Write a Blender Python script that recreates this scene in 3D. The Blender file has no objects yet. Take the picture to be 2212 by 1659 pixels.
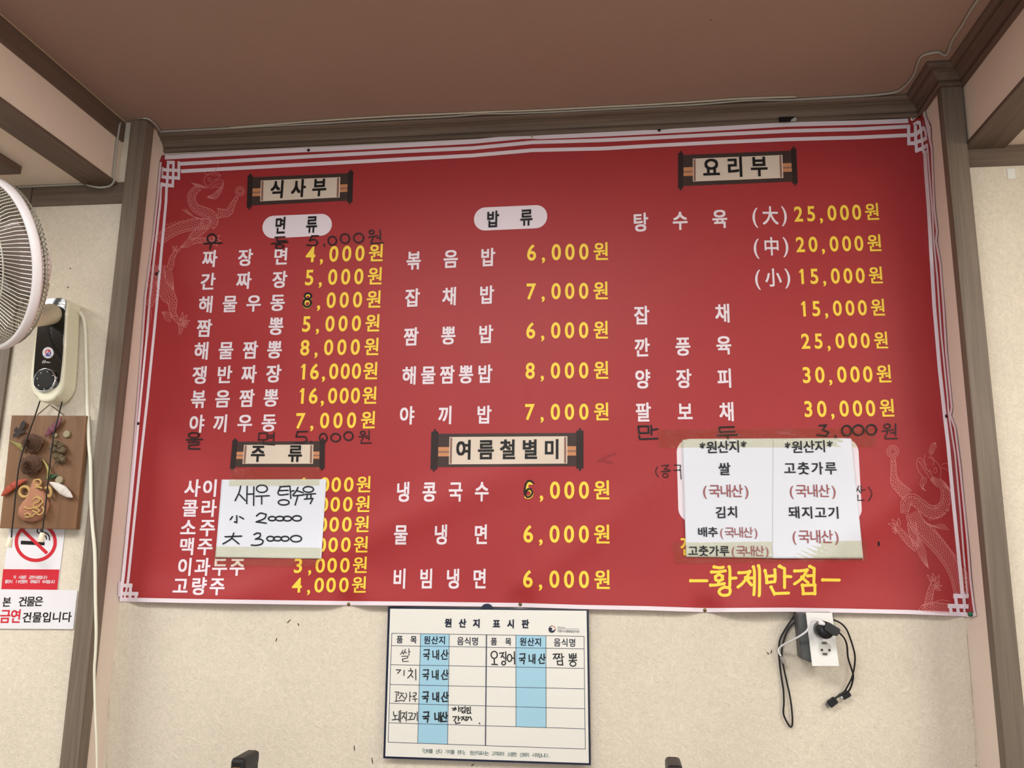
import bpy, bmesh, math, random
from mathutils import Vector, Matrix
random.seed(7)
scene = bpy.context.scene
COL = scene.collection
PI = math.pi

# ------------------------------------------------------------------ camera
F_PX, YAW, PITCH, ROLL = 1770.45, -0.12408885, 0.19248037, 0.013491
CAM = Vector((0.0, -1.72, 1.45))
cy, sy, cp, sp, cr, sr = math.cos(YAW), math.sin(YAW), math.cos(PITCH), math.sin(PITCH), math.cos(ROLL), math.sin(ROLL)
FWD = Vector((sy*cp, cy*cp, sp)); r0 = Vector((cy, -sy, 0)); u0 = r0.cross(FWD)
RGT = r0*cr + u0*sr; UPV = -r0*sr + u0*cr
cam = bpy.data.objects.new('camera', bpy.data.cameras.new('camera')); COL.objects.link(cam)
m = Matrix.Identity(4)
for i in range(3):
    m[i][0], m[i][1], m[i][2], m[i][3] = RGT[i], UPV[i], -FWD[i], CAM[i]
cam.matrix_world = m
cam.data.sensor_width = 36; cam.data.lens = F_PX/2212*36; cam.data.clip_start = 0.02
scene.camera = cam

# ------------------------------------------------------------------ light
scene.view_settings.view_transform = 'Standard'; scene.view_settings.look = 'None'
scene.view_settings.gamma = 1; scene.view_settings.use_curve_mapping = False
scene.view_settings.exposure = -0.05
w = bpy.data.worlds.new('world'); scene.world = w; w.use_nodes = True
w.node_tree.nodes['Background'].inputs[0].default_value = (0.80, 0.88, 1.0, 1)
w.node_tree.nodes['Background'].inputs[1].default_value = 0.42

def area(name, loc, target, sx, sy_, power, col=(1, 1, 1)):
    l = bpy.data.lights.new(name, 'AREA'); l.shape = 'RECTANGLE'; l.size = sx; l.size_y = sy_
    l.energy = power; l.color = col
    o = bpy.data.objects.new(name, l); COL.objects.link(o); o.location = loc
    o.rotation_euler = (Vector(target)-Vector(loc)).to_track_quat('-Z', 'Y').to_euler()
    return o
area('ceiling_panel_left_bay', (-1.85, -1.15, 2.235), (-1.85, -1.15, 0), 0.35, 1.2, 29, (1.0, 0.985, 0.95))
area('ceiling_panel_middle_bay', (-0.35, -1.25, 2.385), (-0.35, -1.25, 0), 1.1, 0.35, 26, (1.0, 0.985, 0.95))
area('ceiling_panel_right_bay', (1.55, -1.35, 2.235), (1.55, -1.35, 0), 0.35, 1.2, 33, (1.0, 0.985, 0.95))
area('rear_fill', (0.2, -4.4, 1.25), (0.1, 0, 1.2), 3.0, 1.7, 36, (0.90, 0.95, 1.0))  # broad cool fill added behind the viewer, at the unseen storefront

# ------------------------------------------------------------------ projection helpers (a photo point to a real plane)
def ray(px, py):
    return RGT*((px-1106)/F_PX) - UPV*((py-829.5)/F_PX) + FWD
def onY(px, py, y=0.0):
    d = ray(px, py); return CAM + d*((y-CAM.y)/d.y)
def onX(px, py, x):
    d = ray(px, py); return CAM + d*((x-CAM.x)/d.x)
def onZ(px, py, z):
    d = ray(px, py); return CAM + d*((z-CAM.z)/d.z)
def planeY(y0):
    return lambda px, py, lift=0.0: onY(px, py, y0-lift)
def frame(sc, ox, oy):
    return lambda *p: [(ox+p[i]/sc, oy+p[i+1]/sc) for i in range(0, len(p), 2)]

# ------------------------------------------------------------------ materials
def srgb(r, g, b):
    f = lambda c: (c/255/12.92) if c/255 <= 0.04045 else ((c/255+0.055)/1.055)**2.4
    return (f(r), f(g), f(b), 1)
MATS = {}
def mat(name, col, rough=0.6, spec=0.4, metal=0.0, bump=0.0, bscale=200, var=0.0, vscale=6, trans=0, alpha=1, coat=0):
    if name in MATS: return MATS[name]
    mt = bpy.data.materials.new(name); mt.use_nodes = True; nt = mt.node_tree; N = nt.nodes; Lk = nt.links
    b = N['Principled BSDF']; c = srgb(*col)
    b.inputs['Base Color'].default_value = c; b.inputs['Roughness'].default_value = rough
    b.inputs['Specular IOR Level'].default_value = spec; b.inputs['Metallic'].default_value = metal
    if trans: b.inputs['Transmission Weight'].default_value = trans
    if alpha < 1: b.inputs['Alpha'].default_value = alpha
    if coat: b.inputs['Coat Weight'].default_value = coat
    g = N.new('ShaderNodeNewGeometry')
    if var:
        n = N.new('ShaderNodeTexNoise'); n.inputs['Scale'].default_value = vscale; n.inputs['Detail'].default_value = 4
        Lk.new(g.outputs['Position'], n.inputs['Vector'])
        mx = N.new('ShaderNodeMix'); mx.data_type = 'RGBA'
        mx.inputs['A'].default_value = [x*(1-var) for x in c[:3]]+[1]; mx.inputs['B'].default_value = [min(1, x*(1+var)) for x in c[:3]]+[1]
        Lk.new(n.outputs['Fac'], mx.inputs['Factor']); Lk.new(mx.outputs['Result'], b.inputs['Base Color'])
    if bump:
        n = N.new('ShaderNodeTexNoise'); n.inputs['Scale'].default_value = bscale; n.inputs['Detail'].default_value = 3
        Lk.new(g.outputs['Position'], n.inputs['Vector'])
        bp = N.new('ShaderNodeBump'); bp.inputs['Strength'].default_value = bump; bp.inputs['Distance'].default_value = 0.002
        Lk.new(n.outputs['Fac'], bp.inputs['Height']); Lk.new(bp.outputs['Normal'], b.inputs['Normal'])
    MATS[name] = mt; return mt

def wallpaper(name, col, strength=0.6, fib=1.0, stain=0.06, spots=True):
    """pulp wallpaper: short random fibres in relief, faint mottling"""
    mt = bpy.data.materials.new(name); mt.use_nodes = True; nt = mt.node_tree; N = nt.nodes; Lk = nt.links
    b = N['Principled BSDF']; b.inputs['Roughness'].default_value = 0.85; b.inputs['Specular IOR Level'].default_value = 0.2
    g = N.new('ShaderNodeNewGeometry')
    def noise(scale, det, rough=0.5, dist=0.0, vec=None):
        n = N.new('ShaderNodeTexNoise'); n.inputs['Scale'].default_value = scale; n.inputs['Detail'].default_value = det
        n.inputs['Roughness'].default_value = rough; n.inputs['Distortion'].default_value = dist
        Lk.new(vec or g.outputs['Position'], n.inputs['Vector']); return n
    outs = []
    for (rx, sx) in ((0.5, 1), (-0.65, 1), (1.6, 1)):
        mp = N.new('ShaderNodeMapping'); mp.vector_type = 'TEXTURE'; mp.inputs['Rotation'].default_value = (0.1, rx, 0.0)
        mp.inputs['Scale'].default_value = (1/(85*fib), 1/(150*fib), 1/(230*fib))
        Lk.new(g.outputs['Position'], mp.inputs['Vector'])
        n = noise(1.0, 2, 0.5, 0.8, mp.outputs['Vector']); outs.append(n)
    mx = N.new('ShaderNodeMath'); mx.operation = 'MAXIMUM'
    Lk.new(outs[0].outputs['Fac'], mx.inputs[0]); Lk.new(outs[1].outputs['Fac'], mx.inputs[1])
    mx2 = N.new('ShaderNodeMath'); mx2.operation = 'MAXIMUM'
    Lk.new(mx.outputs[0], mx2.inputs[0]); Lk.new(outs[2].outputs['Fac'], mx2.inputs[1])
    bp = N.new('ShaderNodeBump'); bp.inputs['Strength'].default_value = strength; bp.inputs['Distance'].default_value = 0.0022
    Lk.new(mx2.outputs[0], bp.inputs['Height']); Lk.new(bp.outputs['Normal'], b.inputs['Normal'])
    st = noise(3.2, 6, 0.62)
    fi = N.new('ShaderNodeMath'); fi.operation = 'MULTIPLY_ADD'; fi.inputs[1].default_value = 1.1; fi.inputs[2].default_value = -0.35
    Lk.new(mx2.outputs[0], fi.inputs[0])
    ad = N.new('ShaderNodeMath'); ad.operation = 'MULTIPLY_ADD'; ad.inputs[1].default_value = 0.6
    Lk.new(st.outputs['Fac'], ad.inputs[0]); Lk.new(fi.outputs[0], ad.inputs[2])
    c = srgb(*col)
    rp = N.new('ShaderNodeValToRGB'); rp.color_ramp.elements[0].position = 0.25; rp.color_ramp.elements[1].position = 0.85
    rp.color_ramp.elements[0].color = [x*(1-stain*2) for x in c[:3]]+[1]; rp.color_ramp.elements[1].color = [min(1, x*(1+stain)) for x in c[:3]]+[1]
    Lk.new(ad.outputs[0], rp.inputs['Fac'])
    last = rp.outputs['Color']
    if spots:
        v = N.new('ShaderNodeTexVoronoi'); v.inputs['Scale'].default_value = 7.5; v.inputs['Randomness'].default_value = 1
        Lk.new(g.outputs['Position'], v.inputs['Vector'])
        lt = N.new('ShaderNodeMath'); lt.operation = 'LESS_THAN'; lt.inputs[1].default_value = 0.012
        Lk.new(v.outputs['Distance'], lt.inputs[0])
        m3 = N.new('ShaderNodeMix'); m3.data_type = 'RGBA'; m3.inputs['B'].default_value = srgb(70, 50, 35)
        Lk.new(lt.outputs[0], m3.inputs['Factor']); Lk.new(last, m3.inputs['A']); last = m3.outputs['Result']
    Lk.new(last, b.inputs['Base Color'])
    MATS[name] = mt; return mt

def wood(name, col, axis='z', dark=0.72, contrast=1.0, rough=0.55, sc=1.0):
    if name in MATS: return MATS[name]
    mt = bpy.data.materials.new(name); mt.use_nodes = True; nt = mt.node_tree; N = nt.nodes; Lk = nt.links
    b = N['Principled BSDF']; b.inputs['Roughness'].default_value = rough; b.inputs['Specular IOR Level'].default_value = 0.35
    g = N.new('ShaderNodeNewGeometry'); mp = N.new('ShaderNodeMapping')
    s = [170*sc]*3; s['xyz'.index(axis)] = 5*sc
    mp.inputs['Scale'].default_value = s; Lk.new(g.outputs['Position'], mp.inputs['Vector'])
    n = N.new('ShaderNodeTexNoise'); n.inputs['Scale'].default_value = 1; n.inputs['Detail'].default_value = 5; n.inputs['Distortion'].default_value = 0.6
    Lk.new(mp.outputs['Vector'], n.inputs['Vector'])
    mp2 = N.new('ShaderNodeMapping'); s2 = [32*sc]*3; s2['xyz'.index(axis)] = 1.6*sc
    mp2.inputs['Scale'].default_value = s2; Lk.new(g.outputs['Position'], mp2.inputs['Vector'])
    n2 = N.new('ShaderNodeTexNoise'); n2.inputs['Scale'].default_value = 1; n2.inputs['Detail'].default_value = 3; n2.inputs['Distortion'].default_value = 1.2
    Lk.new(mp2.outputs['Vector'], n2.inputs['Vector'])
    av = N.new('ShaderNodeMath'); av.operation = 'ADD'; Lk.new(n.outputs['Fac'], av.inputs[0]); Lk.new(n2.outputs['Fac'], av.inputs[1])
    hf = N.new('ShaderNodeMath'); hf.operation = 'MULTIPLY'; hf.inputs[1].default_value = 0.5; Lk.new(av.outputs[0], hf.inputs[0])
    c = srgb(*col)
    rp = N.new('ShaderNodeValToRGB'); rp.color_ramp.elements[0].position = 0.5-0.14*contrast; rp.color_ramp.elements[1].position = 0.5+0.14*contrast
    rp.color_ramp.elements[0].color = [x*dark for x in c[:3]]+[1]; rp.color_ramp.elements[1].color = [min(1, x*1.12) for x in c[:3]]+[1]
    Lk.new(hf.outputs[0], rp.inputs['Fac']); Lk.new(rp.outputs['Color'], b.inputs['Base Color'])
    bp = N.new('ShaderNodeBump'); bp.inputs['Strength'].default_value = 0.15; bp.inputs['Distance'].default_value = 0.001
    Lk.new(n.outputs['Fac'], bp.inputs['Height']); Lk.new(bp.outputs['Normal'], b.inputs['Normal'])
    MATS[name] = mt; return mt

M_WALL = wallpaper('cream_pulp_wallpaper', (218, 208, 191), 0.75, 0.9, 0.085)
M_RET = wallpaper('recess_side_paper', (228, 212, 200), 0.12, 1.4, 0.03)
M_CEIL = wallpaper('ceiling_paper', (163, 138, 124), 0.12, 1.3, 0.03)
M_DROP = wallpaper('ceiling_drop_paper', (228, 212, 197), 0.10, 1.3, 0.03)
WV = wood('trim_wood_vertical', (118, 105, 92), 'z')
WX = wood('trim_wood_across', (112, 96, 83), 'x')
WY = wood('trim_wood_along', (106, 88, 77), 'y')
M_BLACK = mat('black_plastic', (16, 16, 18), 0.35)
M_WHITE = mat('white_plastic', (232, 232, 228), 0.35)
M_FLOOR = mat('floor_vinyl', (150, 142, 132), 0.5, var=0.1)

# ------------------------------------------------------------------ mesh builder
class MB:
    def __init__(s): s.v = []; s.f = []
    def add(s, vs, fs):
        n = len(s.v); s.v += [tuple(p) for p in vs]; s.f += [tuple(n+i for i in f) for f in fs]; return s
    def box(s, x0, x1, y0, y1, z0, z1):
        return s.add([(x0,y0,z0),(x1,y0,z0),(x1,y1,z0),(x0,y1,z0),(x0,y0,z1),(x1,y0,z1),(x1,y1,z1),(x0,y1,z1)],
                     [(0,3,2,1),(4,5,6,7),(0,1,5,4),(1,2,6,5),(2,3,7,6),(3,0,4,7)])
    def prism(s, pts, vec):
        """closed polygon pts (3D) extruded along vec"""
        n = len(pts); vec = Vector(vec); a = [Vector(p) for p in pts]
        return s.add(a+[p+vec for p in a], [tuple(range(n)), tuple(range(2*n-1, n-1, -1))]+[(i, i+n, (i+1) % n+n, (i+1) % n) for i in range(n)])
    def tube(s, pts, r, seg=10, caps=True):
        pts = [Vector(p) for p in pts]; n = len(pts)
        rs = r if isinstance(r, (list, tuple)) else [r]*n
        t0 = (pts[1]-pts[0]).normalized(); a = t0.orthogonal().normalized(); vs = []
        for i, p in enumerate(pts):
            t = (pts[min(i+1, n-1)]-pts[max(i-1, 0)]).normalized()
            a = (a-t*a.dot(t)).normalized(); b = t.cross(a)
            for k in range(seg):
                an = 2*PI*k/seg; vs.append(p+(a*math.cos(an)+b*math.sin(an))*rs[i])
        fs = [(i*seg+k, i*seg+(k+1) % seg, (i+1)*seg+(k+1) % seg, (i+1)*seg+k) for i in range(n-1) for k in range(seg)]
        if caps: fs += [tuple(range(seg-1, -1, -1)), tuple((n-1)*seg+k for k in range(seg))]
        return s.add(vs, fs)
    def lathe(s, prof, c, ax, seg=24, up=None, caps=True):
        """prof [(radius, distance along axis)]"""
        ax = Vector(ax).normalized(); a = ax.orthogonal().normalized(); b = ax.cross(a); c = Vector(c); vs = []
        for (r, h) in prof:
            for k in range(seg):
                an = 2*PI*k/seg; vs.append(c+ax*h+(a*math.cos(an)+b*math.sin(an))*max(r, 1e-5))
        n = len(prof)
        fs = [(i*seg+k, i*seg+(k+1) % seg, (i+1)*seg+(k+1) % seg, (i+1)*seg+k) for i in range(n-1) for k in range(seg)]
        if caps: fs += [tuple(range(seg-1, -1, -1)), tuple((n-1)*seg+k for k in range(seg))]
        return s.add(vs, fs)
    def build(s, name, material, parent=None, smooth=False, bevel=0, bseg=2, fix=True):
        me = bpy.data.meshes.new(name); me.from_pydata(s.v, [], s.f); me.validate()
        if fix:
            bm = bmesh.new(); bm.from_mesh(me); bmesh.ops.recalc_face_normals(bm, faces=bm.faces); bm.to_mesh(me); bm.free()
        me.materials.append(material)
        if smooth: me.shade_smooth()
        o = bpy.data.objects.new(name, me); COL.objects.link(o)
        if parent is not None:
            o.parent = parent; o.matrix_parent_inverse = parent.matrix_world.inverted()
        if bevel:
            bv = o.modifiers.new('bevel', 'BEVEL'); bv.width = bevel; bv.segments = bseg; bv.limit_method = 'ANGLE'; bv.angle_limit = math.radians(40)
        if smooth and bevel:
            pass
        return o
def tag(o, label, cat, group=None, kind=None):
    if label: o['label'] = label
    if cat: o['category'] = cat
    if group: o['group'] = group
    if kind: o['kind'] = kind
    return o
def thing(name, label, cat, loc, group=None):
    o = bpy.data.objects.new(name, None); COL.objects.link(o); o.location = loc; o.empty_display_size = 0.05
    bpy.context.view_layer.update() if False else None
    o.matrix_world = Matrix.Translation(Vector(loc))
    return tag(o, label, cat, group)
def struct(o, label):
    o['kind'] = 'structure'; o['label'] = label; return o
def catmull(pts, n=8):
    P = [Vector(p) for p in pts]; out = []
    for i in range(len(P)-1):
        p0 = P[max(i-1, 0)]; p1 = P[i]; p2 = P[i+1]; p3 = P[min(i+2, len(P)-1)]
        for k in range(n):
            t = k/n
            out.append(0.5*((2*p1)+(p2-p0)*t+(2*p0-5*p1+4*p2-p3)*t*t+(3*p1-p0-3*p2+p3)*t*t*t))
    out.append(P[-1]); return out
def smooth2(pts, n=6):
    return [(v.x, v.y) for v in catmull([(p[0], p[1], 0) for p in pts], n)]

# ------------------------------------------------------------------ structure
XL, XR = -1.067, 0.667           # recess sides
ZC, Z1, ZS = 2.401, 2.367, 2.25  # tray ceiling, crown foot, lower ceiling
YR = -2.2
struct(MB().box(-1.067, 0.668, 0, 0.1, 0, ZC).build('wall_back', M_WALL), 'cream textured wallpaper wall behind the red menu banner')
struct(MB().box(-1.099, XL, -0.0655, 0.1, 0, ZC).build('wall_left_return', M_RET), 'narrow papered side of the banner recess on the left')
struct(MB().box(XR, 0.703, -0.097, 0.1, 0, ZC).build('wall_right_return', M_RET), 'narrow papered side of the banner recess on the right')
struct(MB().box(-3.2, -1.099, -0.085, 0.1, 0, ZC).build('wall_left', M_WALL), 'cream wallpaper wall left of the left wooden post')
struct(MB().box(0.704, 1.7, -0.09, 0.1, 0, ZC).build('wall_right', M_WALL), 'cream wallpaper wall right of the right wooden post')
struct(MB().box(-3.3, -3.2, -4.6, 0.1, 0, ZC).build('wall_left_side', M_WALL), 'side wall beyond the left edge of the picture')
struct(MB().box(1.7, 1.8, -4.6, 0.1, 0, ZC).build('wall_right_side', M_WALL), 'side wall beyond the right edge of the picture')
struct(MB().box(-3.3, 1.8, -4.6, 0.1, -0.1, 0).build('floor', M_FLOOR), 'floor of the dining room')
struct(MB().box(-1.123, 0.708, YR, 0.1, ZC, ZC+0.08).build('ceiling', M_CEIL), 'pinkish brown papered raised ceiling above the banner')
struct(MB().box(-3.3, -1.123, -4.6, 0.0, ZS, ZC+0.08).build('ceiling_left', M_DROP), 'lower ceiling left of the raised ceiling with its papered drop face')
struct(MB().box(0.708, 1.8, -4.6, 0.0, ZS-0.004, ZC+0.08).build('ceiling_right', M_DROP), 'lower ceiling right of the raised ceiling with its papered drop face')
struct(MB().box(-1.123, 0.708, -4.6, YR, ZS, ZC+0.08).build('ceiling_rear', M_DROP), 'lower ceiling behind the raised bay')
# posts (casings)
struct(MB().box(-1.099, -1.0605, -0.097, -0.064, 0, ZC-0.001).build('trim_1', WV, bevel=0.0012), 'grey brown wooden post at the left of the banner')
struct(MB().box(0.6645, 0.7035, -0.120, -0.096, 0, ZC-0.001).build('trim_2', WV, bevel=0.0012), 'grey brown wooden post at the right of the banner')
# crown swept round the recess, the right post and on along the drop
PROF = [(0, Z1-0.003), (0.006, Z1-0.003), (0.0095, Z1-0.0005), (0.0095, Z1+0.0030), (0.0065, Z1+0.0050), (0.0065, Z1+0.0062), (0.011, Z1+0.0075), (0.015, Z1+0.014), (0.021, Z1+0.0185),
        (0.0265, Z1+0.0200), (0.0265, Z1+0.0235), (0.031, Z1+0.0238), (0.0365, Z1+0.026), (0.039, Z1+0.0295), (0.038, ZC+0.0005), (0, ZC+0.0005)]
def sweep(path, prof):
    n = len(path); P = [Vector((p[0], p[1])) for p in path]; vs = []; k = len(prof)
    def nrm(a, b):
        d = (b-a).normalized(); return Vector((d.y, -d.x))
    for i in range(n):
        if i == 0: o = nrm(P[0], P[1])
        elif i == n-1: o = nrm(P[-2], P[-1])
        else:
            n1 = nrm(P[i-1], P[i]); n2 = nrm(P[i], P[i+1]); o = (n1+n2); o = o/(1+n1.dot(n2))
        for (d, z) in prof: vs.append((P[i].x+o.x*d, P[i].y+o.y*d, z))
    fs = [(i*k+j, i*k+(j+1) % k, (i+1)*k+(j+1) % k, (i+1)*k+j) for i in range(n-1) for j in range(k)]
    fs += [tuple(range(k)), tuple((n-1)*k+j for j in range(k))]
    return MB().add(vs, fs)
struct(sweep([(XL, 0), (XR, 0)], PROF).build('trim_3', WX), 'dark wooden crown moulding above the banner')
struct(sweep([(XR, 0), (XR-0.0015, -0.120), (0.7075, -0.120), (0.7075, YR)], PROF).build('trim_4', WY), 'dark wooden crown moulding turning round the right post')
# left drop: upper board, lower board; right lower board; head boards on the outer walls
struct(MB().box(-1.124, -1.1185, YR, -0.0855, 2.352, ZC-0.0012).build('trim_5', WY, bevel=0.0008), 'brown board along the top of the left ceiling drop')
struct(MB().box(-1.195, -1.119, YR, -0.0855, 2.243, 2.2505).build('trim_6', WY, bevel=0.0008), 'brown board along the foot of the left ceiling drop')
struct(MB().box(0.7045, 0.784, YR, -0.0905, 2.239, 2.247).build('trim_7', WY, bevel=0.0008), 'brown board along the foot of the right ceiling drop')
a0 = onY(66, 440.5, -0.0905); a1 = onY(266, 440, -0.0905)
struct(MB().box(-1.3295, -1.0985, -0.0905, -0.0848, a1.z+0.003, 2.2505).build('trim_8', WX, bevel=0.0008), 'brown head board on the left wall beside the post')
struct(MB().box(0.7038, 1.7, -0.0955, -0.089, 2.203, 2.2455).build('trim_9', WX, bevel=0.0008), 'brown head board on the right wall beside the post')
struct(MB().box(-1.42, -1.331, -0.0925, -0.0848, 0, 2.2503).build('trim_10', WV, bevel=0.0008), 'brown upright board at the left edge behind the fan')
struct(MB().box(-1.60, -1.284, YR+1.3, -0.186, 2.232, 2.2505).build('trim_11', WY, bevel=0.0008), 'brown board end under the low ceiling above the fan')
struct(MB().box(-1.1235, -1.1170, YR, -0.0855, ZC-0.0015, ZC-0.0001).build('trim_12', mat('caulk', (200, 180, 150), 0.6)), 'thin pale bead between the left board and the ceiling')
# recess corner ridges of folded wallpaper
def ridge(pts, name, lab):
    P = [onY(x, y, -0.0004) for x, y in pts]; mb = MB()
    mb.tube(catmull(P, 6), [0.0009+0.0007*random.random() for _ in range(6*(len(P)-1)+1)], 6)
    struct(mb.build(name, M_WALL, smooth=True), lab)
ridge([(2087, 1345), (2089, 1400), (2094, 1440), (2097, 1500), (2102, 1560), (2108, 1655)], 'trim_13', 'pale seam ridge in the right recess corner')
ridge([(253, 1320), (249, 1360), (244, 1420), (238, 1500), (236, 1570), (231, 1658)], 'trim_14', 'pale seam ridge in the left recess corner')
wb = bpy.data.objects['wall_back']; SCUFF = [[(628, 1338), (620, 1346)], [(643, 1346), (646, 1352)], [(598, 1378), (596, 1386)], [(765, 1610), (766, 1622)], [(803, 1637), (805, 1650)], [(1018, 1655), (1024, 1650)], [(1667, 1404), (1665, 1412)], [(1657, 1409), (1661, 1414)]]
# storefront behind the viewer: frame only, daylight comes through
fr = MB()
for x in (-3.2, -2.2, -1.2, -0.2, 0.72, 1.64): fr.box(x, x+0.06, -4.6, -4.54, 0, ZS)
fr.box(-3.2, 1.7, -4.6, -4.54, 0, 0.5); fr.box(-3.2, 1.7, -4.6, -4.54, 2.1, ZS)
struct(fr.build('window_1', WX), 'storefront frame behind the viewer')

# ------------------------------------------------------------------ the banner surface
NAILS = [(667, 325), (1150, 296), (1424, 282), (1970, 258), (2012.5, 533), (2045.9, 899), (753.5, 1305), (1124, 1305), (1522.5, 1318), (339.4, 592), (297, 915), (2096, 1327), (268, 1297)]
NP = [onY(x, y, 0) for x, y in NAILS]
def wave(X, Z):
    w = 0.0045
    w += 0.0016*math.sin(X*4.1+Z*2.0+0.6) + 0.0011*math.sin(X*9.3-Z*6.1+1.0)
    # broad diagonal ridges added to imitate soft shadow bands, low left and right
    d = (X+0.45)*0.42-(Z-1.49)*0.907; w += 0.012*math.exp(-(d/0.045)**2)*math.exp(-((X+0.5)/0.33)**2)
    d = (X+0.10)*0.60-(Z-1.43)*0.80; w += 0.006*math.exp(-(d/0.035)**2)*math.exp(-((X+0.1)/0.2)**2)
    d = (X-0.45)*0.62-(Z-1.47)*0.785; w += 0.013*math.exp(-(d/0.045)**2)*math.exp(-((X-0.42)/0.28)**2)
    d = X+0.185+0.02*(Z-1.6); w -= 0.0010*math.exp(-(d/0.011)**2)*(1 if Z < 1.75 else math.exp(-((Z-1.75)/0.1)**2))
    w += 0.010*math.exp(-((Z-1.315)/0.05)**2)*(1-math.exp(-((X+0.26)/0.14)**2))
    for p in NP:
        q = ((X-p.x)**2+((Z-p.z)*1.0)**2)**0.5
        w -= (w-0.001)*math.exp(-(q/0.03)**2)
    e = min(abs(X-XL), abs(X-XR)); w *= 1-0.75*math.exp(-(e/0.03)**2)
    return max(w, 0.0008)
def S_BAN(px, py, lift=0.0):
    y = -0.004
    for _ in range(4):
        p = onY(px, py, y)
        y = -(wave(p.x, p.z)+lift)
    p = onY(px, py, y)
    xl = XL+0.0012+lift+0.0005*(1+math.sin(p.z*23)); xr = XR-0.0012-lift-0.0005*(1+math.sin(p.z*27+1))
    if p.x < xl: p = onX(px, py, xl)
    elif p.x > xr: p = onX(px, py, xr)
    return p

def lerp_poly(pl, t):
    """point at normalised x/y param along polyline given as [(param, x, y)]"""
    for i in range(len(pl)-1):
        if t <= pl[i+1][0]:
            a, b = pl[i], pl[i+1]; k = (t-a[0])/(b[0]-a[0]); return (a[1]+(b[1]-a[1])*k, a[2]+(b[2]-a[2])*k)
    return pl[-1][1:]
def param(pts):
    L = [0]
    for i in range(1, len(pts)): L.append(L[-1]+math.hypot(pts[i][0]-pts[i-1][0], pts[i][1]-pts[i-1][1]))
    return [(L[i]/L[-1], pts[i][0], pts[i][1]) for i in range(len(pts))]
TOP = [(350, 336), (365, 334), (500, 327), (660, 319), (700, 317.5), (850, 310), (1020, 301), (1130, 290.5), (1150, 290), (1165, 291), (1300, 285.5), (1420, 279.5), (1560, 272), (1700, 264), (1850, 260), (1962, 256), (1973.5, 251), (1985, 240), (1995.5, 230)]
BOT = [(258, 1300), (400, 1303), (600, 1306), (753, 1308), (900, 1309), (1050, 1311), (1124, 1312), (1250, 1316), (1400, 1319), (1522, 1323), (1700, 1322), (1820, 1324), (1960, 1327), (2080, 1332), (2098, 1334), (2109, 1331)]
LFT = [(350, 336), (345, 350), (338, 430), (328, 520), (312, 640), (305, 740), (296, 860), (288, 960), (279, 1070), (269, 1180), (262, 1250), (258, 1300)]
RGTE = [(1995.5, 230), (1998, 248), (2003, 259), (2010, 270), (2011.5, 285), (2011.3, 300), (2014.5, 320), (2015.5, 345), (2017, 380), (2020, 450), (2026, 500), (2024, 520), (2033, 570), (2040, 660), (2046, 760), (2056, 860), (2058, 880), (2055, 897), (2065, 925), (2076, 1010), (2084, 1090), (2092, 1170), (2098, 1250), (2104, 1300), (2109, 1331)]
pT, pB, pL, pR = param(TOP), param(BOT), param(LFT), param(RGTE)
def banpx(u, v):
    T = lerp_poly(pT, u); B = lerp_poly(pB, u); L = lerp_poly(pL, v); R = lerp_poly(pR, v)
    c00, c10, c01, c11 = TOP[0], TOP[-1], BOT[0], BOT[-1]
    return tuple((1-v)*T[i]+v*B[i]+(1-u)*L[i]+u*R[i]-((1-u)*(1-v)*c00[i]+u*(1-v)*c10[i]+(1-u)*v*c01[i]+u*v*c11[i]) for i in (0, 1))
NU, NV = 230, 130
us = sorted(set([i/NU for i in range(NU+1)]+[0.0006*i for i in range(1, 52)]+[1-0.0006*i for i in range(1, 140)]))
vs_, fs_ = [], []
for j in range(NV+1):
    for u in us:
        vs_.append(S_BAN(*banpx(u, j/NV)))
n_ = len(us)
for j in range(NV):
    for i in range(n_-1): fs_.append((j*n_+i, (j+1)*n_+i, (j+1)*n_+i+1, j*n_+i+1))
M_RED = mat('red_vinyl_banner', (161, 46, 49), 0.5, 0.35, bump=0.06, bscale=900, var=0.05, vscale=9)
M_PINKW = mat('banner_white_print', (228, 216, 224), 0.5, 0.3)
M_YEL = mat('banner_yellow_print', (244, 208, 72), 0.5, 0.3)
M_INK = mat('banner_black_print', (20, 18, 18), 0.5, 0.3)
M_MARK = mat('black_marker_on_vinyl', (32, 8, 10), 0.45, 0.4)
M_LINE = mat('pale_dragon_line_print', (212, 128, 124), 0.5, 0.3)
banner = thing('menu_banner', 'large red vinyl menu banner with white and yellow Korean lettering nailed to the wall', 'banner', onY(1150, 1310, -0.004))
ban = MB().add(vs_, fs_).build('banner_sheet', M_RED, banner, smooth=True, fix=False)
sol = ban.modifiers.new('thickness', 'SOLIDIFY'); sol.thickness = 0.0004; sol.offset = -1

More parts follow.
